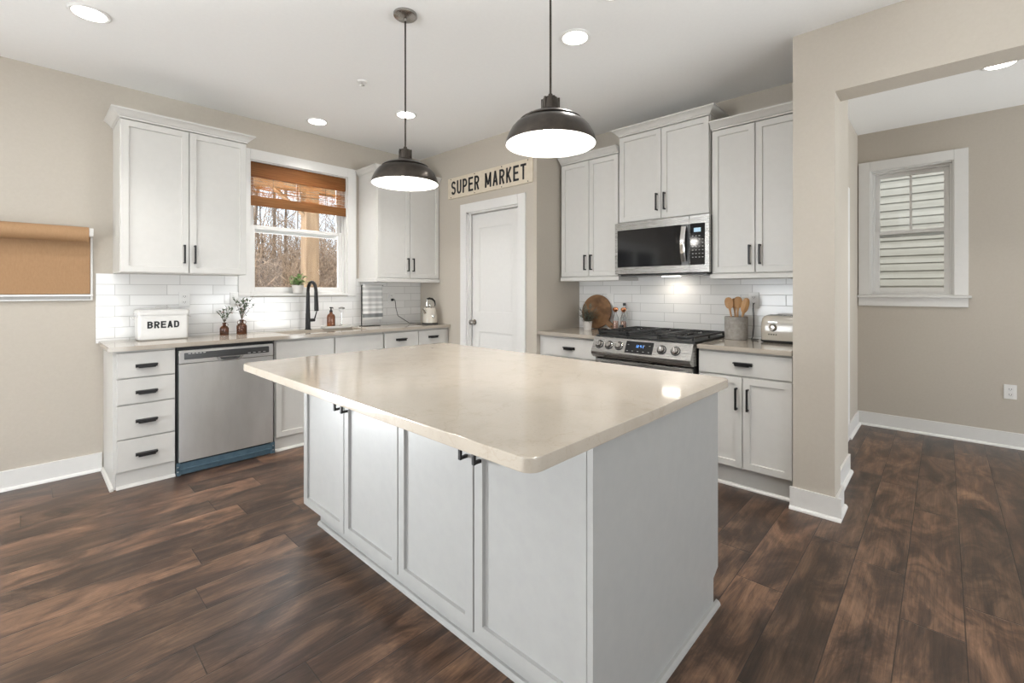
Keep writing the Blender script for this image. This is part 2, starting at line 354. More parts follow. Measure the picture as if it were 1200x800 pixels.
def glyph(ch, w, h, t):
    """centre lines of a block capital w x h with stroke t, measured to the outside of the strokes"""
    a, b, c, d = t/2, w-t/2, t/2, h-t/2; m = h*.52; r = min(w*.42, h*.25)
    def arc(cx, cy, rx, ry, a0, a1, n=8): return [(cx+rx*math.cos(R(a0+(a1-a0)*k/n)), cy+ry*math.sin(R(a0+(a1-a0)*k/n))) for k in range(n+1)]
    bowl = lambda y0, y1, x1: [(a, y1)] + arc(x1-min(r, (y1-y0)/2), y1-min(r, (y1-y0)/2), min(r, (y1-y0)/2), min(r, (y1-y0)/2), 90, 0) + arc(x1-min(r, (y1-y0)/2), y0+min(r, (y1-y0)/2), min(r, (y1-y0)/2), min(r, (y1-y0)/2), 0, -90) + [(a, y0)]
    L = {'S': [arc((a+b)/2, d-r, (b-a)/2, r, 15, 180) + arc((a+b)/2, m+(d-m)*.42, (b-a)/2, (d-m)*.42, 180, 225, 3) + arc((a+b)/2, m-(m-c)*.42, (b-a)/2, (m-c)*.42, 45, 0, 3) + arc((a+b)/2, c+r, (b-a)/2, r, 0, -165)],
         'U': [[(a, h), (a, c+r)] + arc((a+b)/2, c+r, (b-a)/2, r, 180, 360)[1:] + [(b, h)]],
         'P': [[(a, 0), (a, h)], bowl(m-t*.4, d, b)], 'B': [[(a, 0), (a, h)], bowl(m, d, b-t*.1), bowl(c, m, b)],
         'R': [[(a, 0), (a, h)], bowl(m-t*.2, d, b), [(b-w*.36, m-t*.2), (b, 0)]], 'D': [[(a, 0), (a, h)], bowl(c, d, b)],
         'E': [[(a, 0), (a, h)], [(a, c), (w, c)], [(a, d), (w, d)], [(a, m), (w*.9, m)]],
         'M': [[(a, 0), (a, h)], [(b, 0), (b, h)], [(a, h-t*.5), (w/2, h*.18)], [(b, h-t*.5), (w/2, h*.18)]],
         'A': [[(a*.9, 0), (w/2, h)], [(w-a*.9, 0), (w/2, h)], [(w*.22, h*.30), (w*.78, h*.30)]],
         'K': [[(a, 0), (a, h)], [(b, h), (a, h*.36)], [(b, 0), (a+(b-a)*.30, h*.55)]],
         'T': [[(w/2, 0), (w/2, h)], [(0, d), (w, d)]]}
    return L[ch]
def text_mb(txt, height, width, depth, t, wide={'M': 1.25, ' ': .62}, gap=.30, only=None):
    """block letters in the local XZ plane, facing -y, centred on the origin"""
    un = [wide.get(c, 1.0) for c in txt]; tot = sum(un) + gap*(len(txt)-1); u = width/tot; x = -width/2
    mb = MB()
    for ci, (c, k) in enumerate(zip(txt, un)):
        w = u*k
        if c != ' ' and (only is None or only[0] <= ci < only[1]):
            for pl in glyph(c, w, height, t):
                P = [Vector((p[0]+x, p[1]-height/2)) for p in pl]; rs = []
                for i, p in enumerate(P):
                    d1 = (P[i]-P[i-1]).normalized() if i else (P[1]-P[0]).normalized()
                    d2 = (P[i+1]-P[i]).normalized() if i < len(P)-1 else d1
                    d = (d1+d2).normalized(); n = Vector((-d.y, d.x))/max(.5, math.sqrt((1+d1.dot(d2))/2))
                    q0, q1 = p+n*t/2, p-n*t/2
                    rs.append([(q0.x, 0, q0.y), (q1.x, 0, q1.y), (q1.x, -depth, q1.y), (q0.x, -depth, q0.y)])
                mb.rings(rs)
        x += w + gap*u
    return mb
R90 = R(-90)   # local front (-y) turned to face -x, local +x runs to world -y

# ------------------------------------------------------------ room shell
H = 2.76; YS = 4.36; XR = 3.76; XP = 3.10; XF = 5.48
X0 = -3.2; Y0 = -3.7
mb = MB().box(X0, 6.2, Y0, YS+.14, -.1, 0); struct('floor', mb, 'floor', smooth=False)
mb = MB().box(X0-.15, 5.62, Y0-.15, YS+.15, H, H+.12); struct('ceiling', mb, 'ceiling', smooth=False)
def wall_y(name, y0, y1, xa, xb, holes):     # wall along x, holes (x0,x1,z0,z1)
    mb = MB(); x = xa
    for a, b, c, d in sorted(holes):
        mb.box(x, a, y0, y1, 0, H)
        if c > 0: mb.box(a, b, y0, y1, 0, c)
        mb.box(a, b, y0, y1, d, H); x = b
    mb.box(x, xb, y0, y1, 0, H); return struct(name, mb, 'wall', smooth=False)
def wall_x(name, x0, x1, ya, yb, holes):
    mb = MB(); y = ya
    for a, b, c, d in sorted(holes):
        mb.box(x0, x1, y, a, 0, H)
        if c > 0: mb.box(x0, x1, a, b, 0, c)
        mb.box(x0, x1, a, b, d, H); y = b
    mb.box(x0, x1, y, yb, 0, H); return struct(name, mb, 'wall', smooth=False)
WX0, WX1, WZ0, WZ1 = 1.33, 2.22, 1.235, 2.405
wall_y('wall_sink', YS, YS+.14, X0, 5.62, [(-2.4, -.6, 0, 2.1), (WX0, WX1, WZ0, WZ1)])
wall_y('wall_back', Y0-.14, Y0, X0, 5.62, [(-1.6, 1.4, 0, 2.2), (2.75, 5.2, 0, 2.15)])
wall_x('wall_left', X0-.14, X0, Y0, YS, [(.9, 3.3, 0, 2.2)])
FY0, FY1, FZ0, FZ1 = -.066, .503, 1.23, 2.395
wall_x('wall_far', XF, XF+.14, Y0, YS, [(FY0, FY1, FZ0, FZ1)])
DY0, DY1, DZ = 2.83, 3.545, 2.065
wall_x('wall_pantry', XP, XP+.12, 2.617, YS, [(DY0, DY1, 0, DZ)])
mb = MB().box(XP+.12, XR+.12, 2.617, 2.737, 0, H); struct('wall_pantry_return', mb, 'wall', smooth=False)
mb = MB().box(XR, XR+.12, .61, 2.617, 0, H); struct('wall_range', mb, 'wall', smooth=False)
# pillar and header of the cased opening, then the jog behind it
mb = MB().box(3.09, 3.28, .44, .644, 0, H).box(3.09, 3.28, Y0, .44, 2.382, H)
struct('wall_opening', mb, 'wall', smooth=False)
mb = MB().box(3.28, 3.98, .49, .61, 0, H).box(3.76, 3.98, .61, .72, 0, H).box(3.98, 4.02, .60, .72, 0, H).box(4.72, XF, .60, .72, 0, H).box(4.02, 4.72, .60, .72, 2.05, H)
struct('wall_hall', mb, 'wall', smooth=False)

def base_x(name, x0, x1, y, sgn=-1, h=.125):   # baseboard along x on wall plane y, room on side sgn
    mb = MB(); t = .014
    mb.box(x0, x1, min(y, y+sgn*t), max(y, y+sgn*t), 0, h, .002)
    q = [(0, 0), (.018, 0), (.017, .007), (.013, .013), (.007, .017), (0, .018)]
    ring = lambda X: [(X, y+sgn*(t+a), b) for a, b in q]
    mb.rings([ring(x0), ring(x1)])
    return struct(name, mb, 'trim')
def base_y(name, y0, y1, x, sgn=-1, h=.125):
    mb = MB(); t = .014
    mb.box(min(x, x+sgn*t), max(x, x+sgn*t), y0, y1, 0, h, .002)
    q = [(0, 0), (.018, 0), (.017, .007), (.013, .013), (.007, .017), (0, .018)]
    ring = lambda Y: [(x+sgn*(t+a), Y, b) for a, b in q]
    mb.rings([ring(y0), ring(y1)])
    return struct(name, mb, 'trim')
base_x('baseboard_sink', -.5, .378, YS)
base_y('baseboard_pantry', 2.617, 2.735, XP); base_y('baseboard_pillar', .408, .658, 3.09)
base_x('baseboard_pillar_side', 3.077, 3.312, .44); base_x('baseboard_hall', 3.315, 3.98, .49)
base_x('baseboard_hall_corner', 4.83, XF-.032, .60); base_y('baseboard_far', -3.6, .60, XF)
base_x('baseboard_back', 1.5, 2.65, Y0, 1); base_y('baseboard_left', -3.6, .8, X0, 1)
# door and casing at the hall (edge on in the photo)
o = MB().box(4.03, 4.71, .64, .68, .01, 2.04, .003).build('door_2', 'trim'); o['kind'] = 'structure'
MB().box(3.985, 4.06, .582, .60, 0, 2.145, .003).box(4.68, 4.83, .582, .60, 0, 2.145, .003).box(4.06, 4.68, .582, .60, 2.05, 2.145, .003).build('door_casing', 'trim', o)
# pantry door: casing, jamb, panelled slab, knob
def panel_slab(w, z0, z1, t, panels):
    # slab facing -y at y=0, panels recessed
    bm = bmesh.new(); xs = sorted({0, w, *[p[0] for p in panels], *[p[1] for p in panels]}); zs = sorted({z0, z1, *[p[2] for p in panels], *[p[3] for p in panels]})
    g = {(i, k): bm.verts.new((x, 0, z)) for i, x in enumerate(xs) for k, z in enumerate(zs)}; pf = []
    for i in range(len(xs)-1):
        for k in range(len(zs)-1):
            f = bm.faces.new((g[i, k], g[i+1, k], g[i+1, k+1], g[i, k+1]))
            cx, cz = (xs[i]+xs[i+1])/2, (zs[k]+zs[k+1])/2
            if any(p[0] < cx < p[1] and p[2] < cz < p[3] for p in panels): pf.append(f)
    def shift(fs, dy):
        for v in {v for f in fs for v in f.verts}: v.co.y += dy
    bmesh.ops.inset_individual(bm, faces=pf, thickness=.012); shift(pf, .009)
    bmesh.ops.inset_individual(bm, faces=pf, thickness=.018)
    bmesh.ops.inset_individual(bm, faces=pf, thickness=.016); shift(pf, -.006)
    mb = MB(); mb.merge(bm); mb.box(0, w, .012, t, z0, z1); return mb
d = bpy.data.objects.new('door_1', None); col.objects.link(d); d['kind'] = 'structure'; d.location = (0, 0, 0)
MB().box(XP-.018, XP, DY0-.09, DY0, 0, DZ+.09, .003).box(XP-.018, XP, DY1, DY1+.09, 0, DZ+.09, .003).box(XP-.018, XP, DY0, DY1, DZ, DZ+.09, .003).build('door_casing', 'trim', d)
MB().box(XP+.001, XP+.12, DY0, DY0+.016, 0, DZ).box(XP+.001, XP+.12, DY1-.016, DY1, 0, DZ).box(XP+.001, XP+.12, DY0, DY1, DZ-.016, DZ).box(XP+.02, XP+.032, DY1-.03, DY1-.016, 0, DZ-.016).build('door_jamb', 'trim', d)
w = DY1-DY0-.036
sl = panel_slab(w, .01, DZ-.02, .035, [(.11, w-.11, .16, .86), (.11, w-.11, 1.06, DZ-.16)]).build('door_slab', 'trim', d)
sl.location = (XP+.05, DY1-.018, 0); sl.rotation_euler = (0, 0, R90)
kn = MB().lathe([(.026, 0), (.028, .004), (.012, .010), (.010, .03), (.022, .038), (.027, .050), (.024, .062), (.012, .068), (0, .069)], 24, mx=Matrix.Translation((.045, 0, .95)) @ Matrix.Rotation(R(90), 4, 'X')).build('knob', 'nickel', sl)

# sink window (window_1) and far window (window_2): built facing -y, local x along the wall
def window(name, ww, z0, z1, zmid, casing, loc, rz, muntin=True):
    d = bpy.data.objects.new(name, None); col.objects.link(d); d['kind'] = 'structure'; d.location = loc; d.rotation_euler = (0, 0, rz)
    c = casing
    mb = MB()
    if c.get('left', 1): mb.box(-c['w'], 0, -.018, 0, c['zb'], z1+c['w'], .003)
    mb.box(ww, ww+c['w'], -.018, 0, c['zb'], z1+c['w'], .003).box(0, ww, -.018, 0, z1, z1+c['w'], .003)
    mb.build('window_casing', 'trim', d)
    MB().box(0, .01, .0, .14, z0, z1).box(ww-.01, ww, 0, .14, z0, z1).box(.01, ww-.01, 0, .14, z1-.01, z1).box(.01, ww-.01, 0, .14, z0, z0+.01).build('window_jamb', 'trim', d)
    if c.get('stool'):
        MB().box(-c['w']-.02, ww+c['w']+.02, -.045, 0, z0-.022, z0-.001, .005).build('window_stool', 'trim', d)
        MB().box(-c['w'], ww+c['w'], -.018, 0, z0-.10, z0-.022, .003).build('window_apron', 'trim', d)
    else:
        MB().box(-c['w'], ww, -.022, .0, z0-.012, z0+.012, .004).build('window_stool', 'trim', d)
    def frame(a, b, e, f, y0, y1, t, tb=None):
        tb = tb or t
        return MB().box(a, a+t, y0, y1, e, f, .003).box(b-t, b, y0, y1, e, f, .003).box(a+t, b-t, y0, y1, f-t, f, .003).box(a+t, b-t, y0, y1, e, e+tb, .003)
    frame(.01, ww-.01, z0+.01, z1-.01, .055, .13, .018).build('window_frame', 'trim', d)
    up = frame(.028, ww-.028, zmid-.03, z1-.028, .095, .12, .035)
    if muntin: up.box(ww/2-.009, ww/2+.009, .100, .116, zmid, z1-.06, .002)
    us = up.build('upper_sash', 'trim', d); MB().box(.06, ww-.06, .1065, .1095, zmid-.01, z1-.06).build('pane', 'pane', us)
    ls = frame(.028, ww-.028, z0+.028, zmid+.03, .062, .088, .035, .04).build('lower_sash', 'trim', d)
    MB().box(.06, ww-.06, .0735, .0765, z0+.06, zmid).build('pane', 'pane', ls)
    return d
window('window_1', WX1-WX0, WZ0, WZ1, 1.82, dict(w=.09, zb=WZ0-.02), (WX0, YS, 0), 0)
window('window_2', FY1-FY0, FZ0, FZ1, 1.80, dict(w=.088, zb=FZ0, stool=1), (XF, FY1, 0), R90)
def plain_window(name, a, b, z0, z1, loc, rz, door=False):
    d = bpy.data.objects.new(name, None); col.objects.link(d); d['kind'] = 'structure'; d.location = loc; d.rotation_euler = (0, 0, rz)
    w = b-a; m = w/2
    MB().box(-.09, 0, -.018, 0, z0 if door else z0-.09, z1+.09).box(w, w+.09, -.018, 0, z0 if door else z0-.09, z1+.09).box(0, w, -.018, 0, z1, z1+.09).build('window_casing', 'trim', d)
    f = MB().box(0, .06, .04, .10, z0, z1).box(w-.06, w, .04, .10, z0, z1).box(.06, w-.06, .04, .10, z1-.06, z1).box(.06, w-.06, .04, .10, z0, z0+.06).box(m-.04, m+.04, .04, .10, z0+.06, z1-.06).build('window_frame', 'trim', d)
    MB().box(.06, w-.06, .068, .072, z0+.06, z1-.06).build('pane', 'pane', f)
plain_window('door_3', -2.4, -.6, 0.0, 2.1, (-2.4, YS, 0), 0, True)
plain_window('door_5_added', -1.6, 1.4, 0, 2.2, (1.4, Y0, 0), R(180), True)  # added glass door behind the camera, full height to let in more light
plain_window('door_4', 2.75, 5.2, 0, 2.15, (5.2, Y0, 0), R(180), True)
plain_window('door_6_added', .9, 3.3, 0, 2.2, (X0, .9, 0), R(90), True)  # added unseen door, placed where its light reaches the drawers, not the island end

# ------------------------------------------------------------ cabinets
def door_mb(x0, x1, z0, z1, t=.02, rail=.058, rec=.011):
    bm = bmesh.new(); bmesh.ops.create_cube(bm, size=1)
    bmesh.ops.transform(bm, matrix=Matrix.Translation(((x0+x1)/2, -t/2, (z0+z1)/2)) @ Matrix.Diagonal((x1-x0, t, z1-z0, 1)), verts=bm.verts)
    f = [f for f in bm.faces if f.normal.y < -.9 or f.calc_center_median().y < -t+1e-5]
    bmesh.ops.recalc_face_normals(bm, faces=bm.faces)
    edges = list(f[0].edges)
    bmesh.ops.inset_individual(bm, faces=f, thickness=rail)
    bmesh.ops.inset_individual(bm, faces=f, thickness=.0035)
    for v in f[0].verts: v.co.y += rec
    bmesh.ops.bevel(bm, geom=edges, offset=.0018, segments=1, affect='EDGES')
    mb = MB(); mb.merge(bm); return mb
def slab_mb(x0, x1, z0, z1, t=.02): return MB().box(x0, x1, -t, 0, z0, z1, .002)
def bar_pull(mb, x, z, L=.128, vert=True, y=-.02):
    h = L/2
    if vert:
        mb.box(x-.006, x+.006, y-.034, y-.024, z-h, z+h, .0015)
        for s in (-1, 1): mb.box(x-.005, x+.005, y-.025, y, z+s*(h-.006)-.005, z+s*(h-.006)+.005)
    else:
        mb.box(x-h, x+h, y-.006, y, z-.011, z+.011, .0015); mb.box(x-h, x+h, y-.03, y-.006, z+.002, z+.011, .003)
        mb.box(x-h+.012, x+h-.012, y-.031, y-.026, z-.013, z+.011, .002)
    return mb
def rows(root, fronts, paint='cabinet'):
    for f in fronts:
        k = f['k']; a = (f['x0']+.0025, f['x1']-.0025, f['z0']+.0025, f['z1']-.0025)
        p = (door_mb(*a) if k == 'door' else slab_mb(*a)).build({'door': 'door', 'drawer': 'drawer', 'front': 'false_front'}[k], paint, root)
        if 'h' in f:
            v, x, z, L = f['h']; bar_pull(MB(), x, z, L, v == 'v').build('handle', 'black', p)
def crown(root, W_, D_, z, left, right, y=-.02):
    pr = [(.003, 0), (.003, .010), (.012, .014), (.020, .026), (.040, .044), (.050, .048), (.050, .058)]
    MB().rect_loft([(-o*left, W_+o*right, y-o, D_, z+h) for o, h in pr]).build('crown_moulding', 'cabinet', root)
def light_rail(root, W_, D_, z, left, right):
    MB().rect_loft([(-.008*left, W_+.008*right, -.028, D_, z-.036), (-.008*left, W_+.008*right, -.028, D_, z-.006), (0, W_, -.02, D_, z)]).build('light_rail', 'cabinet', root)
def upper(label, W_, D_, z0, z1, loc, rz, split, hz, cr=(1, 1), rail=(1, 1), hasrail=True, name='wall_cabinet'):
    t = thing(name, label, 'wall cabinet', (loc[0], loc[1], 0), rz)
    MB().box(0, W_, 0, D_, z0, z1, .001).build('body', 'cabinet', t)
    g = .045
    rows(t, [dict(k='door', x0=.002, x1=split, z0=z0+.002, z1=z1-.004, h=('v', split-.032, hz, .135)),
             dict(k='door', x0=split, x1=W_-.002, z0=z0+.002, z1=z1-.004, h=('v', split+.032, hz, .135))])
    crown(t, W_, D_, z1, *cr)
    if hasrail: light_rail(t, W_, D_, z0, *rail)
    return t
# sink wall uppers (door face y = 4.00)
upper('white two door wall cabinet left of the window over the bread box', .765, YS-4.02-.001, 1.395, 2.43, (.437, 4.02), 0, .386, 1.535, (1, 1), (1, 0), False)
upper('white two door wall cabinet between the window and the pantry over the kettle', .752, YS-4.02-.001, 1.395, 2.43, (2.345, 4.02), 0, .376, 1.535, (1, 0), (1, 0))
# range wall uppers (door face x = 3.42)
UD = XR-3.44-.001
upper('tall white two door wall cabinet left of the microwave above the potted rosemary', .602, UD, 1.395, 2.43, (3.44, 2.592), R90, .307, 1.52, (0, 0), (0, 1))
upper('short raised white two door wall cabinet directly above the microwave', .742, UD, 1.835, 2.555, (3.44, 1.984), R90, .372, 1.97, (1, 1), hasrail=False)
upper('tall white two door wall cabinet above the toaster next to the pillar', .580, UD, 1.395, 2.43, (3.44, 1.228), R90, .291, 1.52, (0, 0), (1, 0))

def base_cab(label, W_, D_, loc, rz, fronts, toe_in=.05, side_left=False, round_toe=True, cat='base cabinet', ztoe=.105, name='base_cabinet', holes=None):
    t = thing(name, label, cat, (loc[0], loc[1], 0), rz)
    mb = MB()
    if holes:
        mb.box(0, .018, 0, D_, ztoe, .883).box(W_-.018, W_, 0, D_, ztoe, .883).box(.018, W_-.018, 0, .018, ztoe, .883).box(.018, W_-.018, D_-.01, D_, ztoe, .883).box(.018, W_-.018, .018, D_-.01, ztoe, ztoe+.018)
    else: mb.box(0, W_, 0, D_, ztoe, .883, .001)
    mb.build('body', 'cabinet', t)
    k = MB().box(0.001, W_-.001, toe_in, D_-.001, 0, ztoe)
    if round_toe: k.rings([[(X, toe_in-a, b) for a, b in ((0, 0), (.018, 0), (.016, .009), (.009, .016), (0, .018))] for X in (.001, W_-.001)])
    k.build('toe_kick', 'cabinet', t)
    rows(t, fronts); return t
BD = YS-3.85-.001   # sink run carcass depth, door faces y = 3.83
hx = .155
t = base_cab('narrow white base cabinet with four drawers left of the dishwasher', .312, BD, (.398, 3.85), 0, [
    dict(k='drawer', x0=.003, x1=.311, z0=.708, z1=.872, h=('h', hx, .782, .115)),
    dict(k='drawer', x0=.003, x1=.311, z0=.538, z1=.704, h=('h', hx, .610, .115)),
    dict(k='drawer', x0=.003, x1=.311, z0=.315, z1=.534, h=('h', hx, .422, .115)),
    dict(k='drawer', x0=.003, x1=.311, z0=.108, z1=.311, h=('h', hx, .205, .115))], toe_in=-.002)
mb = MB().box(-.012, 0, .0, BD, 0, .883, .001); mb.rings([[(-.012-a, Y, b) for a, b in ((0, 0), (.018, 0), (.016, .009), (.009, .016), (0, .018))] for Y in (-.018, BD)]); mb.build('end_panel', 'cabinet', t)
base_cab('white sink base cabinet with blank false fronts right of the dishwasher', .962, BD, (1.352, 3.85), 0, [
    dict(k='front', x0=.004, x1=.48, z0=.715, z1=.866), dict(k='front', x0=.488, x1=.958, z0=.715, z1=.866),
    dict(k='door', x0=.004, x1=.48, z0=.108, z1=.705), dict(k='door', x0=.488, x1=.958, z0=.108, z1=.705)], toe_in=-.002, holes=True)
base_cab('white corner base cabinet with two drawers below the kettle', .777, BD, (2.318, 3.85), 0, [
    dict(k='drawer', x0=.003, x1=.385, z0=.715, z1=.870, h=('h', .185, .800, .115)), dict(k='drawer', x0=.389, x1=.735, z0=.715, z1=.870, h=('h', .565, .800, .115)),
    dict(k='door', x0=.003, x1=.385, z0=.108, z1=.705, h=('v', .35, .6, .13)), dict(k='door', x0=.389, x1=.735, z0=.108, z1=.705, h=('v', .42, .6, .13))])
RD = XR-3.145-.001   # range run, door faces x = 3.125
base_cab('white base cabinet with one drawer over two doors right of the range', .566, RD, (3.145, 1.212), R90, [
    dict(k='drawer', x0=.004, x1=.560, z0=.728, z1=.872, h=('h', .285, .805, .11)),
    dict(k='door', x0=.004, x1=.281, z0=.138, z1=.722, h=('v', .248, .583, .14)), dict(k='door', x0=.281, x1=.560, z0=.138, z1=.722, h=('v', .315, .583, .14))], ztoe=.13, toe_in=.03)
base_cab('white base cabinet left of the range beside the pantry wall', .602, RD, (3.145, 2.614), R90, [
    dict(k='drawer', x0=.045, x1=.598, z0=.715, z1=.872, h=('h', .335, .79, .11)),
    dict(k='door', x0=.045, x1=.32, z0=.108, z1=.705, h=('v', .288, .583, .14)), dict(k='door', x0=.32, x1=.598, z0=.108, z1=.705, h=('v', .352, .583, .14))])

# countertops
def slab_hole(x0, x1, y0, y1, z0, z1, hole=None):
    bm = bmesh.new(); xs = [x0, x1]; ys = [y0, y1]
    if hole: xs = [x0, hole[0], hole[1], x1]; ys = [y0, hole[2], hole[3], y1]
    g = {(i, j): bm.verts.new((x, y, z0)) for i, x in enumerate(xs) for j, y in enumerate(ys)}
    for i in range(len(xs)-1):
        for j in range(len(ys)-1):
            if hole and i == 1 and j == 1: continue
            bm.faces.new((g[i, j], g[i+1, j], g[i+1, j+1], g[i, j+1]))
    e = bmesh.ops.extrude_face_region(bm, geom=bm.faces[:]); vs = [v for v in e['geom'] if isinstance(v, bmesh.types.BMVert)]
    bmesh.ops.translate(bm, verts=vs, vec=(0, 0, z1-z0)); bmesh.ops.recalc_face_normals(bm, faces=bm.faces)
    ed = [x for x in bm.edges if len(x.link_faces) == 2 and x.calc_face_angle(0) > 1]
    bmesh.ops.bevel(bm, geom=ed, offset=.003, segments=2, affect='EDGES')
    mb = MB(); mb.merge(bm); return mb
tag(slab_hole(.358, XP-.001, 3.808, YS-.010, .884, .914, (1.47, 2.20, 3.895, 4.215)).build('countertop', 'quartz'), 'long cream quartz countertop under the window with the sink cut into it', 'countertop')
tag(slab_hole(3.103, XR-.010, .650, 1.210, .884, .914).build('countertop', 'quartz'), 'short cream quartz countertop under the toaster right of the range', 'countertop')
tag(slab_hole(3.103, XR-.010, 2.012, 2.615, .884, .914).build('countertop', 'quartz'), 'short cream quartz countertop under the round cutting board left of the range', 'countertop')
# backsplashes
mb = MB().box(.345, WX0-.092, YS-.009, YS-.001, .900, 1.394).box(WX0-.092, WX1+.092, YS-.009, YS-.001, .900, WZ0-.021).box(WX1+.092, XP-.001, YS-.009, YS-.001, .900, 1.394)
tag(mb.build('tile_backsplash', 'tile', smooth=False), 'white subway tile backsplash on the sink wall below the window', 'backsplash')
mb = MB().box(XR-.009, XR-.001, .645, 2.616, .905, 1.394).box(XR-.009, XR-.001, 1.23, 1.99, 1.394, 1.83)
tag(mb.build('tile_backsplash', 'tile', smooth=False), 'white glossy subway tile backsplash behind the range and toaster', 'backsplash')
# sink
t = thing('kitchen_sink', 'white undermount sink set in the counter below the window', 'sink', (1.835, 4.055, .884))
def rr(x0, x1, y0, y1, r, n=5):
    P = []
    for cx, cy, a in ((x1-r, y1-r, 0), (x0+r, y1-r, 90), (x0+r, y0+r, 180), (x1-r, y0+r, 270)):
        for k in range(n+1): q = R(a+90*k/n); P.append((cx+r*math.cos(q), cy+r*math.sin(q)))
    return P
def ring3(p, z): return [(x, y, z) for x, y in p]
mb = MB(); o_, i_ = rr(-.385, .385, -.172, .172, .02), rr(-.360, .360, -.155, .155, .03); b_ = rr(-.345, .345, -.14, .14, .05)
mb.rings([ring3(o_, -.004), ring3(i_, -.004), ring3(i_, -.10), ring3(b_, -.19), ring3(rr(-.02, .02, -.02, .02, .019), -.20)], caps=False).build('basin', 'sinkwhite', t, thick=.004)
MB().lathe([(.04, 0), (.04, .003), (.02, .004), (0, .002)], 20, (0, 0, -.197)).build('drain', 'chrome', t)
# faucet
t = thing('kitchen_faucet', 'matte black high arc pull-down faucet behind the sink', 'faucet', (1.79, 4.265, .914))
MB().lathe([(.028, 0), (.028, .006), (.022, .010), (.022, .03), (.0205, .14), (.020, .15)], 24).build('base', 'black', t)
pts = [(0, 0, .14), (0, 0, .33)] + [(0, -.085+.085*math.cos(R(a)), .345+.09*math.sin(R(a))) for a in range(0, 181, 15)]
MB().tube(pts, [.019, .0165] + [.0145]*13, 16).build('spout', 'black', t)
MB().tube([(0, -.170, .345), (0, -.172, .30), (0, -.178, .20), (0, -.180, .175)], [.0155, .0165, .0195, .0185], 16).build('spray_head', 'black', t)
h = MB().tube([(.015, 0, .085), (.062, 0, .085)], .0145, 16).tube([(.055, 0, .085), (.060, -.006, .10), (.078, -.02, .185)], [.0065, .006, .0045], 10).build('lever_handle', 'black', t)
# dishwasher (front face y=3.82)
t = thing('dishwasher', 'stainless steel dishwasher with its blue toe panel showing below', 'dishwasher', (.713, 3.845, 0))
DW = .633
MB().box(.004, DW-.004, .002, .46, .03, .872).build('tub_body', 'rubber', t)
MB().box(0.006, DW-.006, -.001, .004, .105, .878).build('side_gasket', 'rubber', t)
dr = MB().box(.012, DW-.012, -.028, -.001, .090, .765, .004).box(.012, DW-.012, -.030, -.001, .768, .858, .004).build('door', 'steeldw', t)
MB().prism([(.045, .795), (DW-.05, .795), (DW-.045, .799), (DW-.045, .836), (DW-.05, .842), (.045, .842), (.042, .838), (.042, .799)], 0, .004, mx=Matrix.Translation((0, -.0295, 0)) @ Matrix.Rotation(R(90), 4, 'X')).build('control_strip', 'darksteel', dr)
for i in range(4): MB().box(.44+i*.035, .458+i*.035, -.0342, -.0335, .803, .8065).build('button', 'plastic', dr)
for i in range(5): MB().box(.065+i*.022, .080+i*.022, -.0342, -.0335, .834, .8375).build('button', 'plastic', dr)
MB().prism([(.235, .794), (.245, .772), (.27, .762), (.375, .762), (.40, .772), (.41, .794)], 0, .006, mx=Matrix.Translation((0, -.0265, 0)) @ Matrix.Rotation(R(90), 4, 'X')).build('pocket_handle', 'chrome', dr)
MB().prism([(.255, .790), (.265, .777), (.28, .771), (.365, .771), (.38, .777), (.39, .790)], 0, .0015, mx=Matrix.Translation((0, -.0325, 0)) @ Matrix.Rotation(R(90), 4, 'X')).build('handle_recess', 'darksteel', dr)
k = MB().box(0, DW, -.024, -.008, .004, .082, .003).box(0, DW, -.030, -.022, .035, .045, .002).box(0, .022, -.030, -.02, .0, .09, .003).box(DW-.03, DW, -.030, -.02, .0, .09, .003).build('toe_panel', 'blue', t)
for x in (.006, DW-.014):
    for z in (.03, .062): MB().lathe([(.005, 0), (.004, .003), (0, .0035)], 10, mx=Matrix.Translation((x, -.030, z)) @ Matrix.Rotation(R(90), 4, 'X')).build('screw', 'screw', k)

# ------------------------------------------------------------ island
IX0, IX1, IY0, IY1 = .738, 1.988, .638, 2.535
FX, BX, CY0, CY1 = 1.03, 1.952, .675, 2.512
tag(MB().prism(rr(IX0, IX1, IY0, IY1, .035, 6), .8785, .914, .004).build('island_countertop', 'quartz'), 'large cream quartz countertop overhanging the kitchen island', 'countertop')
t = thing('kitchen_island', 'white kitchen island cabinet with four doors in the middle of the room', 'kitchen island', (FX+.02, CY1, 0), R90)
IW = CY1-CY0; IDp = BX-FX-.02
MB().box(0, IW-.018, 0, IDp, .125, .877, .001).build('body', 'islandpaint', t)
q5 = ((0, 0), (.018, 0), (.016, .009), (.009, .016), (0, .018))
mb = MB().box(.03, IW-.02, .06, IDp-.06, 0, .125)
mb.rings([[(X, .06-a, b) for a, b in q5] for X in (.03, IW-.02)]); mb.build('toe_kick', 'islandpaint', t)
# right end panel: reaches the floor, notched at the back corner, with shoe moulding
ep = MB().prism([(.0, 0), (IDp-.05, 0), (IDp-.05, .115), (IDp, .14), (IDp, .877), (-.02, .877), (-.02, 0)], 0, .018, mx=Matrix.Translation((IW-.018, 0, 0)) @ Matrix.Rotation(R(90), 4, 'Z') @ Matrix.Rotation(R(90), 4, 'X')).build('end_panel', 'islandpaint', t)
MB().rings([[(IW+a, Y, b) for a, b in q5] for Y in (-.03, IDp-.02)]).build('shoe_moulding', 'islandpaint', ep)
dw = .4545
D0 = .002
for i in range(4):
    a = D0+i*dw; hxx = a+dw-.034 if i % 2 == 0 else a+.034
    rows(t, [dict(k='door', x0=a, x1=a+dw, z0=.125, z1=.870, h=('v', hxx, .772, .13))], 'islandpaint')

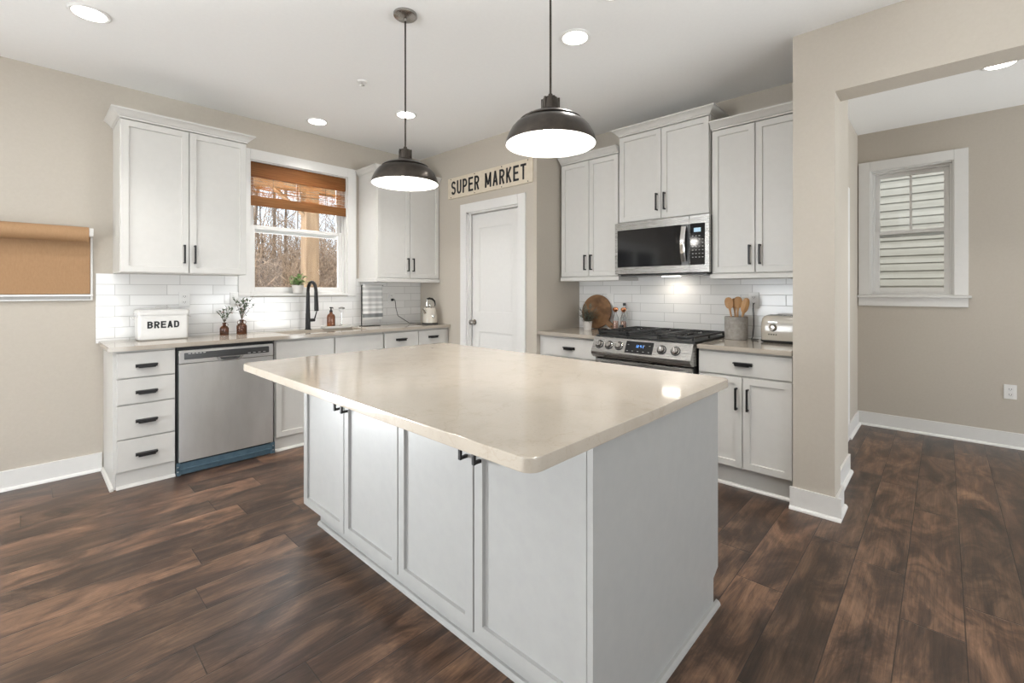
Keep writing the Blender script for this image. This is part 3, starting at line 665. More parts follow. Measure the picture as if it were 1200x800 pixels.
# ------------------------------------------------------------ range and microwave
t = thing('gas_range', 'stainless steel slide-in gas range with black grates and five knobs', 'range', (3.07, 1.998, 0), R90)
RW = .776
MB().box(.008, RW-.008, .03, .66, .03, .900, .002).build('body', 'rubber', t)
MB().box(.01, RW-.01, .0, .06, .04, .20, .004).build('storage_drawer', 'steel', t)
od = MB().box(.01, RW-.01, -.005, .045, .205, .745, .004).build('oven_door', 'steel', t)
MB().box(.11, RW-.11, -.008, -.004, .30, .62, .001).build('door_glass', 'blackgloss', od)
hb = MB().box(.035, RW-.035, -.065, -.035, .695, .722, .008, seg=3).box(.045, .075, -.045, -.004, .690, .722, .003).box(RW-.075, RW-.045, -.045, -.004, .690, .722, .003).build('handle', 'steel', od)
# slanted control panel
pv = [(-.045, .785), (-.048, .805), (.005, .912), (.06, .918), (.06, .760), (-.02, .760)]
RX = Matrix(((0, 0, 1, 0), (1, 0, 0, 0), (0, 1, 0, 0), (0, 0, 0, 1)))   # prism (x,y,z) -> (z,x,y)
cp = MB().prism(pv, .0, RW, 0, mx=RX).build('control_panel', 'steel', t)
sl_a = math.atan2(.107, .053)     # slope of the face
nrm = Vector((0, -math.sin(sl_a), math.cos(sl_a)))
def on_panel(u, s, lift=0):        # u along width, s 0..1 up the face
    return Vector((u, -.048+.053*s, .805+.107*s)) + nrm*lift
rotn = nrm.to_track_quat('Z', 'Y').to_matrix().to_4x4()
for i, u in enumerate((.060, .145, .230, .565, .665)):
    mx = Matrix.Translation(on_panel(u, .50)) @ rotn
    kb = MB().lathe([(.027, 0), (.027, .004), (.023, .006), (.0215, .024), (.018, .027), (0, .027)], 28, mx=mx).build('knob', 'nickel', cp)
    MB().box(-.004, .004, -.021, .021, .026, .036, .002, mx=mx @ Matrix.Rotation(R(20), 4, 'Z')).build('knob_grip', 'steel', kb)
    MB().lathe([(.034, 0), (.034, .003), (.026, .0035)], 28, mx=mx).build('knob_ring', 'rubber', kb)
def quad_on(u0, u1, s0, s1, l0, l1):
    return MB().rings([[tuple(on_panel(u, s, l)) for u, s in ((u0, s0), (u1, s0), (u1, s1), (u0, s1))] for l in (l0, l1)])
dp = quad_on(.285, .500, .12, .88, -.002, .002).build('display_panel', 'blackgloss', cp)
MB_ = MB()
for u0, segs in ((.365, 'bc'), (.380, 'abged'), (.400, 'bcfg'), (.415, 'bc')):
    S7 = dict(a=(0, .010, .95, 1), b=(.008, .010, .5, 1), c=(.008, .010, 0, .5), d=(0, .010, 0, .05), e=(0, .002, 0, .5), f=(0, .002, .5, 1), g=(0, .010, .47, .53))
    for q_ in segs:
        x0_, x1_, s0_, s1_ = S7[q_]; l0, l1 = .0021, .0026
        MB_.rings([[tuple(on_panel(u0+uu, .50+.16*ss, l)) for uu, ss in ((x0_, s0_), (x1_, s0_), (x1_, s1_), (x0_, s1_))] for l in (l0, l1)])
MB_.build('clock_digits', 'lcd', dp)
mk = MB()
for i in range(5):
    for j in range(2):
        if 1 <= i <= 2 and j: continue
        p = on_panel(.305+i*.042, .25+j*.4, .0022); MB().box(p.x-.006, p.x+.006, p.y-.001, p.y+.001, p.z-.0015, p.z+.0015).build('touch_button', 'thermo', dp)
ct = MB().box(-.004, RW+.004, .03, .66, .915, .926, .003).build('cooktop', 'castiron', t)
for bx, by, r in ((.15, .20, .045), (.15, .49, .038), (.39, .345, .05), (.63, .20, .05), (.63, .49, .035)):
    MB().lathe([(r, 0), (r, .008), (r*.7, .010), (r*.7, .016), (0, .017)], 24, (bx, by, .926)).build('burner', 'castiron', ct)
for gi in range(3):
    a = .012+gi*.252; b = a+.246; g = MB(); y0, y1 = .045, .645; z = .952; r = .0055
    def bar(x0, x1, yy0, yy1): g.box(x0, x1, yy0, yy1, z-.008, z+.006, .002)
    bar(a, a+.012, y0, y1); bar(b-.012, b, y0, y1); bar(a, b, y0, y0+.012); bar(a, b, y1-.012, y1); bar(a, b, .339, .351)
    m_ = (a+b)/2
    bar(m_-.005, m_+.005, y0, .16); bar(m_-.005, m_+.005, .24, .43); bar(m_-.005, m_+.005, .53, y1)
    for yy in (.12, .20, .27, .42, .49, .57):
        bar(a, m_-.035, yy-.005, yy+.005); bar(m_+.035, b, yy-.005, yy+.005)
    for xx in (a+.006, b-.006):
        for yy in (y0+.006, .345, y1-.006): g.box(xx-.006, xx+.006, yy-.006, yy+.006, .926, z-.006)
    g.build('grate', 'castiron', t)
# microwave
t = thing('microwave', 'stainless steel over-the-range microwave with black glass door', 'microwave', (3.40, 1.988, 0), R90)
MWW = .766; z0, z1 = 1.402, 1.826
MB().box(.006, MWW-.006, .0, .35, z0, z1, .003).build('body', 'rubber', t)
SP = .622
dr = MB().box(0, SP-.001, -.04, -.001, z0+.004, z1, .004).build('door', 'steel', t)
MB().box(.026, .565, -.0425, -.039, z0+.060, z1-.062, .001).build('door_glass', 'blackgloss', dr)
MB().box(SP-.055, SP-.001, -.0425, -.039, z0+.060, z1-.062, .001).build('door_edge', 'darksteel', dr)
n = 14; pts = [(SP-.035, -.052-.030*math.sin(math.pi*k/n), z0+.085+(z1-z0-.165)*k/n) for k in range(n+1)]
hm = MB(); ww = .019
hm.rings([[(p[0]-ww, p[1], p[2]), (p[0]-ww, p[1]-.008, p[2]), (p[0]-ww*.6, p[1]-.014, p[2]), (p[0]+ww*.6, p[1]-.014, p[2]), (p[0]+ww, p[1]-.008, p[2]), (p[0]+ww, p[1], p[2])] for p in pts])
hm.box(SP-.045, SP-.025, -.056, -.042, z0+.09, z0+.11).box(SP-.045, SP-.025, -.056, -.042, z1-.105, z1-.085).build('handle', 'chrome', dr)
cpn = MB().box(SP+.001, MWW, -.04, -.001, z0+.004, z1, .004).build('control_panel', 'steel', t)
kp = MB().box(SP+.006, MWW-.030, -.0425, -.039, z0+.060, z1-.062, .001).build('keypad', 'blackgloss', cpn)
MB().box(SP+.035, SP+.085, -.0435, -.042, z1-.125, z1-.095).build('display', 'lcdgrey', kp)
mk = MB()
for i in range(4):
    for j in range(7):
        if j == 0 and i > 2: continue
        MB().box(SP+.022+i*.024, SP+.032+i*.024, -.0432, -.0424, z1-.155-j*.026, z1-.151-j*.026).build('key', 'thermo', kp)
uv = MB().box(.03, MWW-.03, .0, .30, z0-.012, z0-.001, .003).build('underside_vent', 'darksteel', t)
MB().box(.30, .44, .19, .24, z0-.0145, z0-.0115, .001).build('cooktop_lamp', 'lamp', uv)
l = bpy.data.lights.new('cooktop_lamp', 'AREA'); l.shape = 'RECTANGLE'; l.size = .14; l.size_y = .05; l.energy = .45; l.color = (1, .90, .76)
lo = bpy.data.objects.new('cooktop_lamp', l); col.objects.link(lo); lo.parent = t; lo.location = (.37, .215, z0-.02)

# ------------------------------------------------------------ lights
def pendant(loc, label):
    t = thing('pendant_light', label, 'pendant light', loc, 0, 'pendant lights over the island')
    MB().lathe([(.0, 0), (.062, 0), (.062, -.012), (.055, -.018), (.02, -.024), (.010, -.026), (.008, -.04), (0, -.042)], 32).build('ceiling_canopy', 'nickel', t)
    MB().tube([(0, 0, -.03), (0, 0, -.72)], .0045, 10).build('rod', 'bronze', t)
    zs = 1.846-H
    rim = .178
    out = [(.036, .128), (.040, .124), (.075, .117), (.105, .106), (.121, .096), (.124, .092), (.121, .089), (.126, .085), (.140, .077), (.153, .062), (.165, .041), (.173, .022), (.177, .008), (rim, 0)]
    MB().lathe([(0, .200)] + [(.008, .200), (.012, .186), (.027, .184), (.030, .180), (.034, .160), (.036, .136), (.043, .130), (.043, .126), (.0, .126)], 24, (0, 0, zs)).build('socket_cap', 'bronze', t)
    sh = MB().lathe(out, 56, (0, 0, zs), caps=False).build('shade', 'bronze', t)
    inn = [(r-.003, max(z-.003, 0)) for r, z in out][::-1] + [(0, .122)]
    MB().lathe(inn, 56, (0, 0, zs), caps=False).build('shade_lining', 'shadewhite', sh)
    MB().lathe([(0, .0), (.015, .004), (.028, .02), (.031, .04), (.024, .062), (.014, .08), (.014, .09), (0, .09)], 20, (0, 0, zs+.030)).build('bulb', 'bulb', t)
    for k in range(6):
        a = k*math.pi/3; MB().box(.028, .037, -.004, .004, .138, .182, .001, mx=Matrix.Translation((0, 0, zs)) @ Matrix.Rotation(a, 4, 'Z')).build('cap_rib', 'bronze', t)
    l = bpy.data.lights.new('pendant_lamp', 'POINT'); l.energy = 3; l.color = (1, .96, .90); l.shadow_soft_size = .04
    lo = bpy.data.objects.new('pendant_lamp', l); col.objects.link(lo); lo.parent = t; lo.location = (0, 0, zs-.01)
pendant((1.405, 2.11, H), 'dark bronze dome pendant light farther from the camera, nearer the sink')
pendant((1.418, 1.126, H), 'dark bronze dome pendant light nearest the camera, above the front of the island')
RL = [((.239, 3.335), 'round recessed ceiling light above the left cabinet, far left of the ceiling'),
      ((2.215, 1.575), 'round recessed ceiling light right of the nearer pendant'),
      ((1.765, 4.01), 'small round recessed ceiling light over the sink window'),
      ((2.21, 3.31), 'round recessed ceiling light behind the farther pendant rod'),
      ((4.385, -.272), 'round recessed ceiling light in the hall beyond the opening'),
      ((1.99, 1.19), 'round recessed ceiling light at the top edge above the nearer pendant')]
for (x, y), lb in RL:
    t = thing('recessed_light', lb, 'recessed light', (x, y, H), 0, 'recessed ceiling lights')
    MB().lathe([(.070, -.0005), (.090, -.0005), (.091, -.004), (.082, -.008), (.072, -.006)], 40, caps=False).build('trim_ring', 'plastic', t)
    MB().lathe([(0, -.003), (.073, -.003), (.073, -.0055), (0, -.0055)], 40).build('lens', 'lamp', t)
    l = bpy.data.lights.new('downlight', 'AREA'); l.shape = 'DISK'; l.size = .13; l.energy = 6; l.color = (1, .975, .94); l.spread = R(95)
    lo = bpy.data.objects.new('downlight', l); col.objects.link(lo); lo.parent = t; lo.location = (0, 0, -.012)
t = thing('ceiling_sprinkler', 'small white fire sprinkler on the ceiling between the recessed lights', 'sprinkler', (1.645, 3.01, H))
MB().lathe([(0, 0), (.034, 0), (.036, -.004), (.028, -.010), (.012, -.011), (0, -.011)], 24).build('escutcheon', 'plastic', t)
MB().lathe([(.008, -.011), (.008, -.026), (.018, -.027), (.018, -.029), (0, -.030)], 16).build('nozzle', 'chrome', t)

# ------------------------------------------------------------ sign, paper roll, shade
t = thing('wall_sign', 'long cream vintage sign lettered in black above the pantry door', 'sign', (XP-.001, 3.835, 2.345), R90)
SW = 1.182
bd = MB().box(0, SW, -.016, 0, -.108, .108, .002).build('board', 'signcream', t)
for i0, i1 in ((0, 5), (6, 12)):
    tx = text_mb('SUPER MARKET', .142, 1.05, .0015, .021, only=(i0, i1))
    for v in tx.bm.verts: v.co.x += SW/2-.005; v.co.y += -.0172
    tx.build('lettering', 'ink', bd)
for x in (.05, .42, .80, 1.13):
    for z in (-.095, .095): MB().lathe([(.006, 0), (.005, .002), (0, .0025)], 10, mx=Matrix.Translation((x, -.016, z)) @ Matrix.Rotation(R(90), 4, 'X')).build('nail_head', 'castiron', bd)
t = thing('kraft_paper_roll', 'wall-mounted roll of brown kraft paper on a white rail at the left edge', 'paper roll', (-.42, YS, 0))
PW = .722
MB().tube([(0, -.080, 1.655), (PW, -.080, 1.655)], .052, 32).build('roll', 'kraft', t)
MB().rings([[(X, -.030, 1.655), (X, -.022, 1.25), (X, -.024, 1.25), (X, -.032, 1.655)] for X in (0, PW+.012)]).build('hanging_sheet', 'kraft', t)
MB().box(PW+.002, PW+.024, -.10, -.001, 1.645, 1.70, .003).box(-.024, -.002, -.10, -.001, 1.645, 1.70, .003).build('bracket', 'plastic', t)
MB().box(PW+.014, PW+.026, -.018, -.001, 1.205, 1.645, .002).box(-.03, PW+.026, -.020, -.001, 1.205, 1.213, .001).box(-.03, PW+.026, -.040, -.020, 1.234, 1.246, .002).build('rail_frame', 'plastic', t)
MB().box(-.02, PW+.012, -.018, -.001, 1.214, 1.234).build('cutter_bar', 'thermo', t)
t = thing('woven_wood_shade', 'brown woven bamboo roman shade pulled up over the sink window', 'window shade', (WX0, YS, 0))
w_ = WX1-WX0
MB().box(.012, w_-.012, .010, .030, 2.265, 2.393, .003).build('valance', 'bamboo', t)
MB().box(.014, w_-.014, .024, .0265, 2.085, 2.265).build('sheer_panel', 'bamboosheer', t)
mb = MB()
for k in range(4): mb.box(.010, w_-.010, .006+.008*k, .012+.008*k, 2.012+.004*k, 2.098-.006*k, .002)
mb.build('folded_hem', 'bamboo', t)
mb = MB()
for x in (.20, .44, .68): mb.tube([(x, .022, 2.265), (x, .018, 2.09)], .0018, 6)
mb.tube([(.20, .019, 2.150), (.68, .019, 2.150)], .0018, 6).build('lift_cord', 'stem', t)

# ------------------------------------------------------------ outlets and switches (facing -y)
def outlet(loc, rz, label, kind='outlet', w=.072, h=.116):
    t = thing(kind, label, kind, loc, rz, None)
    MB().box(-w/2, w/2, -.006, 0, -h/2, h/2, .002).build('cover_plate', 'plastic', t)
    if kind == 'outlet':
        for s in (-1, 1):
            f = MB().box(-.017, .017, -.0085, -.005, s*.022-.014, s*.022+.014, .004).build('receptacle', 'plastic', t)
            MB().box(-.008, -.005, -.0090, -.0080, s*.022-.005, s*.022+.006).box(.005, .008, -.0090, -.0080, s*.022-.005, s*.022+.006).box(-.002, .002, -.0090, -.0080, s*.022-.011, s*.022-.007).build('slots', 'slot', f)
    else: MB().box(-.016, .016, -.009, -.005, -.033, .033, .002).build('rocker', 'plastic', t)
    return t
outlet((.862, YS-.010, 1.205), 0, 'white outlet behind the bread box on the sink wall tile', h=.116)
outlet((1.215, YS-.010, 1.20), 0, 'white rocker switch left of the window on the sink wall tile', 'switch')
outlet((2.72, YS-.010, 1.195), 0, 'white outlet with the black kettle plug in it')
outlet((XR-.010, 2.262, 1.19), R90, 'white rocker switch beside the cutting board left of the range', 'switch')
outlet((XR-.010, 1.035, 1.20), R90, 'white outlet on the tile behind the wooden spoons')
outlet((XF-.001, -.395, .452), R90, 'white outlet low on the beige hall wall below the window')
t = thing('thermostat', 'small grey thermostat on the hall side of the pillar', 'thermostat', (3.42, .489, 1.50))
MB().box(-.04, .04, -.02, 0, -.04, .04, .006).build('case', 'plastic', t); MB().box(-.022, .022, -.0215, -.019, -.015, .022).build('screen', 'slot', t)

# ------------------------------------------------------------ things on the sink counter
CT = .914
t = thing('bread_box', 'white enamel bread box lettered in black on the left of the sink counter', 'bread box', (.700, 4.225, CT))
bw, bd_, bh = .150, .085, .205
lf = lambda e, z: ring3(rr(-bw-e, bw+e, -bd_-e, bd_+e, .02), z)
MB().rings([lf(-.008, .001), lf(-.001, .008), lf(0, .10), lf(0, bh)]).build('box', 'enamelwhite', t)
ld = MB().rings([lf(.005, bh-.02), lf(.006, bh+.004), lf(.0, bh+.014), lf(-.03, bh+.020)]).tube([(-.04, 0, bh+.016), (-.035, 0, bh+.034), (.035, 0, bh+.034), (.04, 0, bh+.016)], .004, 8).build('lid', 'enamelwhite', t)
for s in (-1, 1): MB().tube([(s*bw, -.03, .165), (s*(bw+.022), -.028, .162), (s*(bw+.022), .028, .162), (s*bw, .03, .165)], .004, 8).build('side_handle', 'enamelwhite', t)
tx = text_mb('BREAD', .050, .188, .0012, .0105, gap=.22)
for v in tx.bm.verts: v.co.y -= bd_; v.co.z += .112; v.co.x += -.005
tx.build('lettering', 'ink', t)

def jug(loc, label, s, handle=1):
    t = thing('amber_bottle', label, 'bottle', loc)
    pr = [(0, 0), (.034, .0), (.0365, .004), (.0365, .060), (.034, .070), (.022, .082), (.0135, .088), (.0125, .104), (.0165, .106), (.0165, .113), (.0125, .114), (.0105, .112), (.0105, .092), (.031, .068), (.033, .008), (0, .006)]
    MB().lathe([(r*s, z*s) for r, z in pr], 28).build('glass_body', 'amber', t)
    if handle: 
        for k in ((1, -1) if handle == 2 else (1,)):
            MB().tube([(k*.012*s, 0, .104*s), (k*.026*s, 0, .104*s), (k*.030*s, 0, .092*s), (k*.026*s, 0, .078*s)], .0025*s, 8).build('finger_loop', 'amber', t)
    return t
def sprig(loc, label, hgt, spread, n, seed, mats=('leaf', 'rosy')):
    random.seed(seed); t = thing('eucalyptus_sprig', label, 'plant cutting', loc); st = MB(); lf_ = MB(); l2 = MB()
    for k in range(n):
        a = random.uniform(0, 6.28); rr_ = spread*random.uniform(.25, 1); tip = Vector((rr_*math.cos(a), rr_*math.sin(a)*.6, hgt*random.uniform(.6, 1)))
        p = [Vector((0, 0, -.06)), Vector((0, 0, 0)), tip*.5 + Vector((0, 0, hgt*.08)), tip]
        st.tube(p, [.0014, .0013, .001, .0006], 5)
        for j in range(9):
            f = .25+.75*j/9; q = p[1].lerp(p[2], f*2) if f < .5 else p[2].lerp(p[3], (f-.5)*2)
            dd = (random.uniform(-1, 1), random.uniform(-1, 1), random.uniform(-.3, 1))
            (lf_ if random.random() < .85 else l2).leaf(q, dd, random.uniform(.022, .038), random.uniform(.010, .018))
    st.build('stems', 'stem', t); lf_.build('leaves', mats[0], t, smooth=False); l2.build('faded_leaves', mats[1], t, smooth=False)
jug((1.105, 4.225, CT), 'smaller amber glass bottle on the sink counter, nearer the bread box', .88, 1)
jug((1.228, 4.215, CT), 'larger amber glass jug with finger loops, nearer the window', 1.05, 2)
sprig((1.105, 4.225, CT+.100), 'small leafy sprig standing in the smaller amber bottle', .135, .070, 7, 3)
sprig((1.228, 4.215, CT+.119), 'fuller leafy eucalyptus bunch standing in the larger amber jug', .205, .12, 13, 5)

t = thing('ceramic_tray', 'white rectangular tray holding the soap bottle by the sink', 'tray', (2.045, 4.23, CT))
q = lambda e, z: ring3(rr(-.135-e, .135+e, -.052-e, .052+e, .012), z)
MB().rings([q(-.012, .001), q(-.002, .010), q(0, .024), q(-.005, .024), q(-.010, .012)]).build('dish', 'whitecer', t)
MB().box(-.122, .122, -.038, .038, .0125, .0195, .002).build('dark_mat', 'castiron', t)
t = thing('soap_dispenser', 'amber glass soap bottle with black pump on the tray', 'soap dispenser', (1.99, 4.225, CT+.020))
MB().lathe([(0, 0), (.036, 0), (.038, .004), (.038, .090), (.032, .110), (.016, .122), (.014, .128), (.014, .136), (0, .136)], 24).build('bottle', 'amber', t)
MB().lathe([(.015, 0), (.015, .014), (.007, .017), (.005, .034), (.013, .036), (.013, .046), (0, .047)], 18, (0, 0, .136)).tube([(0, 0, .177), (0, -.035, .177), (0, -.040, .170)], .0045, 8).build('pump', 'black', t)
t = thing('dish_brush', 'dish brush standing in a small chrome holder on the tray', 'dish brush', (2.095, 4.225, CT+.020))
MB().lathe([(0, 0), (.024, 0), (.024, .005), (.005, .007), (.006, .125), (.0, .126)], 20).build('stand', 'chrome', t)
MB().lathe([(.007, .126), (.022, .134), (.028, .158), (.026, .162), (0, .163)], 20).build('bristles', 'plastic', t)
MB().lathe([(.026, .163), (.031, .165), (.029, .173), (.012, .180), (0, .181)], 20).build('knob', 'nickel', t)
t = thing('towel_stand', 'thin black metal towel stand under the right wall cabinet', 'towel stand', (2.305, 4.235, CT))
MB().box(0, .008, -.004, .004, 0, .415, .001).box(.0, .245, -.004, .004, .408, .415, .001).build('frame', 'black', t)
MB().box(0, .19, -.045, .045, 0, .006, .001).build('base', 'black', t)
t = thing('dish_towel', 'white towel with grey stripes hanging from the black stand', 'towel', (2.305, 4.235, CT))
bm_ = MB(); n = 24
def twl(side, zb):
    rs = []
    for k in range(n+1):
        x = .012+.140*k/n; wv = .003*math.sin(k*.9); rs.append(x)
    return rs
for side, zb in ((-1, .065), (1, .12)):
    bm = bmesh.new(); g = {}
    for i in range(n+1):
        for j in range(15):
            f = j/14; z = .4175-(.4175-zb)*f; x = .014+.215*i/n + .01*f*(i/n-.5); y = side*(.0065+.004*f) + .0035*math.sin(i*.75)*min(1, f*2)
            g[i, j] = bm.verts.new((x, y, z))
    for i in range(n):
        for j in range(14): bm.faces.new((g[i, j], g[i+1, j], g[i+1, j+1], g[i, j+1]))
    bm_.merge(bm)
bm_.box(.014, .229, -.0065, .0065, .4165, .4185)
bm_.build('cloth', 'towel', t, thick=.002)
# kettle
t = thing('electric_kettle', 'cream retro electric kettle with black handle in the counter corner', 'kettle', (2.965, 3.99, CT), R(10))
MB().lathe([(0, 0), (.080, 0), (.082, .006), (.080, .016), (0, .016)], 32).build('power_base', 'rubber', t)
bdy = MB().lathe([(0, .017), (.080, .017), (.083, .022), (.082, .07), (.076, .12), (.068, .155), (.058, .178), (.0, .180)], 36).build('body', 'cream', t)
MB().lathe([(.060, .176), (.061, .181), (.050, .192), (.02, .197), (.008, .198), (.009, .212), (.012, .218), (0, .221)], 28).build('lid', 'chrome', t)
MB().tube([(-.060, 0, .125), (-.085, 0, .150), (-.105, 0, .172)], [.022, .015, .010], 14).build('spout', 'chrome', t)
pts = [(.065, 0, .165), (.080, 0, .21), (.070, 0, .245), (.035, 0, .268), (-.01, 0, .275), (-.045, 0, .268)]
MB().tube(pts, [.006, .007, .009, .011, .011, .008], 12).build('handle', 'rubber', t)
MB().tube([(-.045, 0, .268), (-.048, 0, .23), (-.046, 0, .185)], .003, 8).build('handle_wire', 'chrome', t)
MB().lathe([(.019, 0), (.021, .002), (.017, .004), (0, .004)], 24, mx=Matrix.Translation((-.027, -.0745, .088)) @ Matrix.Rotation(R(-20), 4, 'Z') @ Matrix.Rotation(R(90), 4, 'X')).build('dial', 'chrome', t)
c = MB().tube([(2.885, 4.02, .918), (2.86, 4.05, .918), (2.82, 4.16, .925), (2.77, 4.30, 1.0), (2.755, 4.315, 1.08), (2.745, 4.31, 1.14), (2.73, 4.30, 1.175), (2.72, 4.325, 1.173)], .0035, 8)
c.box(2.708, 2.732, 4.318, 4.339, 1.160, 1.186, .004)
tag(c.build('power_cord', 'rubber'), 'black kettle cord running up to the outlet beside the towel', 'power cord')
# plant on the window sill
def pot_plant(name, label, loc, pot, pr, ph, potmat, leafmat, n, L, w, spread, hgt, seed, stems=True):
    random.seed(seed); t = thing(name, label, 'potted plant', loc)
    MB().lathe([(0, 0), (pr*.78, 0), (pr*.82, .003), (pr, ph-.006), (pr*1.02, ph), (pr*.92, ph), (pr*.88, ph-.01), (0, ph-.012)], 32).build('pot', potmat, t)
    lf_ = MB(); st = MB()
    for k in range(n):
        a = random.uniform(0, 6.28); el = random.uniform(.25, 1.45); r0 = random.uniform(.1, 1)
        p = Vector((math.cos(a)*math.cos(el)*spread*r0, math.sin(a)*math.cos(el)*spread*r0, ph-.01+hgt*math.sin(el)*r0))
        if k % 5 == 0: st.tube([(0, 0, ph-.015), tuple(p*.5+Vector((0, 0, ph*.5))), tuple(p)], .0012, 5)
        dd = (math.cos(a)+random.uniform(-.6, .6), math.sin(a)+random.uniform(-.6, .6), random.uniform(-.2, 1))
        lf_.leaf(p, dd, L*random.uniform(.6, 1.2), w*random.uniform(.7, 1.2))
    lf_.build('foliage', leafmat, t, smooth=False); st.build('stems', 'stem', t); return t
pot_plant('potted_plant', 'small bright green plant in a white pot on the window sill', (1.735, YS-.005, WZ0+.013), 0, .052, .075, 'whitecer', 'leafbright', 170, .042, .022, .105, .105, 11)
pot_plant('potted_rosemary', 'grey-green spiky plant in a small pale pot in front of the cutting board', (3.535, 2.375, CT), 0, .043, .078, 'whitecer', 'leafdark', 420, .060, .0062, .100, .150, 12)

# ------------------------------------------------------------ things on the range counters
t = thing('cutting_board', 'round brown wooden cutting board with a handle leaning on the tile', 'cutting board', (3.735, 2.395, CT), R90)
poly = []
ca = R(-37); ra = .160; hw = .024
for k in range(49):
    a = ca + R(9) + (2*math.pi-R(18))*k/48; poly.append((ra*math.cos(a), ra*math.sin(a)))
dx, dy = math.cos(ca), math.sin(ca)
for L_, s in ((.215, -1), (.245, -.6), (.245, .6), (.215, 1)): poly.append((dx*L_ - dy*hw*s, dy*L_ + dx*hw*s))
zoff = .162
mxb = Matrix.Translation((0, -.042, 0)) @ Matrix.Rotation(R(-8), 4, 'X') @ Matrix.Translation((0, 0, zoff)) @ Matrix.Rotation(R(90), 4, 'X')
MB().prism(poly, -.009, .009, .003, mx=mxb).build('board', 'board', t)
MB().lathe([(0.0, .0093), (.008, .0095), (.008, .010), (0, .010)], 14, mx=mxb @ Matrix.Translation((dx*.222, dy*.222, 0))).build('hanging_hole', 'rubber', t)
t = thing('lidded_dish', 'small black round lidded dish at the left edge of the range', 'dish', (3.285, 2.055, CT))
MB().lathe([(0, 0), (.030, 0), (.036, .010), (.040, .028), (0, .028)], 28).build('bowl', 'castiron', t)
MB().lathe([(.042, .029), (.042, .040), (.036, .046), (.0, .048)], 28).build('lid', 'blackgloss', t)
def mill(loc, label):
    t = thing('oil_bottle', label, 'oil bottle', loc, 0, 'glass oil bottles by the range')
    MB().lathe([(0, 0), (.024, 0), (.0255, .003), (.0255, .115), (.017, .135), (.010, .150), (.0095, .172), (.008, .172), (.008, .150), (.0225, .112), (.023, .006), (0, .005)], 24).build('glass', 'clear', t)
    MB().lathe([(0, .006), (.0225, .006), (.0225, .085), (0, .085)], 20).build('oil', M['rosyoil'], t)
    MB().lathe([(.013, .165), (.014, .172), (.022, .178), (.026, .190), (.022, .202), (.010, .208), (0, .209)], 24).build('stopper', 'copper', t)
M['rosyoil'] = mat('pink_salt', (.68, .40, .30), .6)
mill((3.655, 2.155, CT), 'left of the two clear bottles with copper tops behind the range')
mill((3.655, 2.075, CT), 'right of the two clear bottles with copper tops behind the range')
t = thing('glass_bottle', 'taller clear glass bottle with black cap behind the copper-topped ones', 'bottle', (3.715, 2.10, CT))
MB().lathe([(0, 0), (.026, 0), (.028, .004), (.028, .16), (.012, .195), (.011, .225), (0, .225)], 24).build('glass', 'clear', t)
MB().lathe([(.013, .222), (.014, .224), (.014, .245), (0, .246)], 20).build('cap', 'rubber', t)
t = thing('salt_shaker', 'small glass shaker with a black top in front of the copper-topped bottles', 'shaker', (3.585, 2.055, CT))
MB().lathe([(0, 0), (.017, 0), (.018, .003), (.016, .038), (0, .038)], 20).build('glass', 'clear', t)
MB().lathe([(.018, .037), (.0185, .052), (.014, .057), (0, .058)], 20).build('cap', 'rubber', t)
t = thing('utensil_crock', 'round grey concrete crock holding wooden spoons right of the range', 'utensil crock', (3.60, 1.115, CT))
MB().lathe([(0, 0), (.074, 0), (.078, .004), (.078, .165), (.075, .168), (.070, .166), (.069, .02), (0, .018)], 40).build('crock', 'concrete', t)
def spoon(loc, tilt, az, L, bw_, bl, label, kind='wooden_spoon', spin=0):
    t = thing(kind, label, 'wooden utensil', loc, 0)
    mx = Matrix.Rotation(az, 4, 'Z') @ Matrix.Rotation(tilt, 4, 'Y') @ Matrix.Rotation(spin, 4, 'Z')
    n_ = 16; ol = []
    pr = [(0, .0055), (L-bl-.02, .007), (L-bl, .010)] + [(L-bl+bl*(1-math.cos(math.pi*k/n_))/2, max(.010*(1-k/n_), bw_*math.sin(math.pi*k/n_)**.75)) for k in range(1, n_)] + [(L, .004)]
    rs = []
    for z, wv in pr:
        th = .0055 if z < L-bl else .0045
        cup = 0 if z < L-bl else -.010*math.sin(math.pi*(z-(L-bl))/bl)
        rs.append([(wv*math.cos(a), th*math.sin(a) + cup*math.cos(a)**2*0 + cup*(1-abs(math.cos(a))), z) for a in [2*math.pi*q/12 for q in range(12)]])
    MB().rings(rs, mx=mx).build('spoon', 'spoon', t); return t
for nm, a in {'a': 0}.items(): pass
def single(t):      # a spoon is one mesh: tag the mesh itself
    m_ = t.children[0]; m_.parent = None; m_.name = t.name.split('.')[0]; m_.location = t.location
    for k in ('label', 'category'): m_[k] = t[k]
    bpy.data.objects.remove(t)
single(spoon((3.60, 1.125, CT+.020), R(-9), R(90) + 0, .285, .026, .085, 'wooden spoon with a broad oval head, leftmost in the crock', spin=R(10)) if False else spoon((3.59, 1.122, CT+.022), R(9), R(100), .290, .030, .085, 'wooden spoon with a broad oval head, leftmost in the crock', spin=R(-10)))
single(spoon((3.615, 1.115, CT+.022), R(2), R(-90), .292, .029, .085, 'wooden spoon standing upright in the middle of the crock', spin=R(12)))
single(spoon((3.585, 1.100, CT+.022), R(13), R(-95), .290, .026, .110, 'flat wooden spatula leaning right in the crock', 'wooden_spatula', spin=R(25)))
single(spoon((3.635, 1.120, CT+.022), R(5), R(75), .280, .022, .075, 'dark narrow wooden spoon behind the others in the crock', spin=R(15)))
t = thing('toaster', 'cream retro toaster with chrome dial, partly hidden by the pillar', 'toaster', (3.515, .930, CT), R90)
TW, TD, TH = .30, .165, .188
def tr(z, e, r): return ring3([(x, y) for x, y in rr(-e, TW+e, -e, TD+e, r, 6)], z)
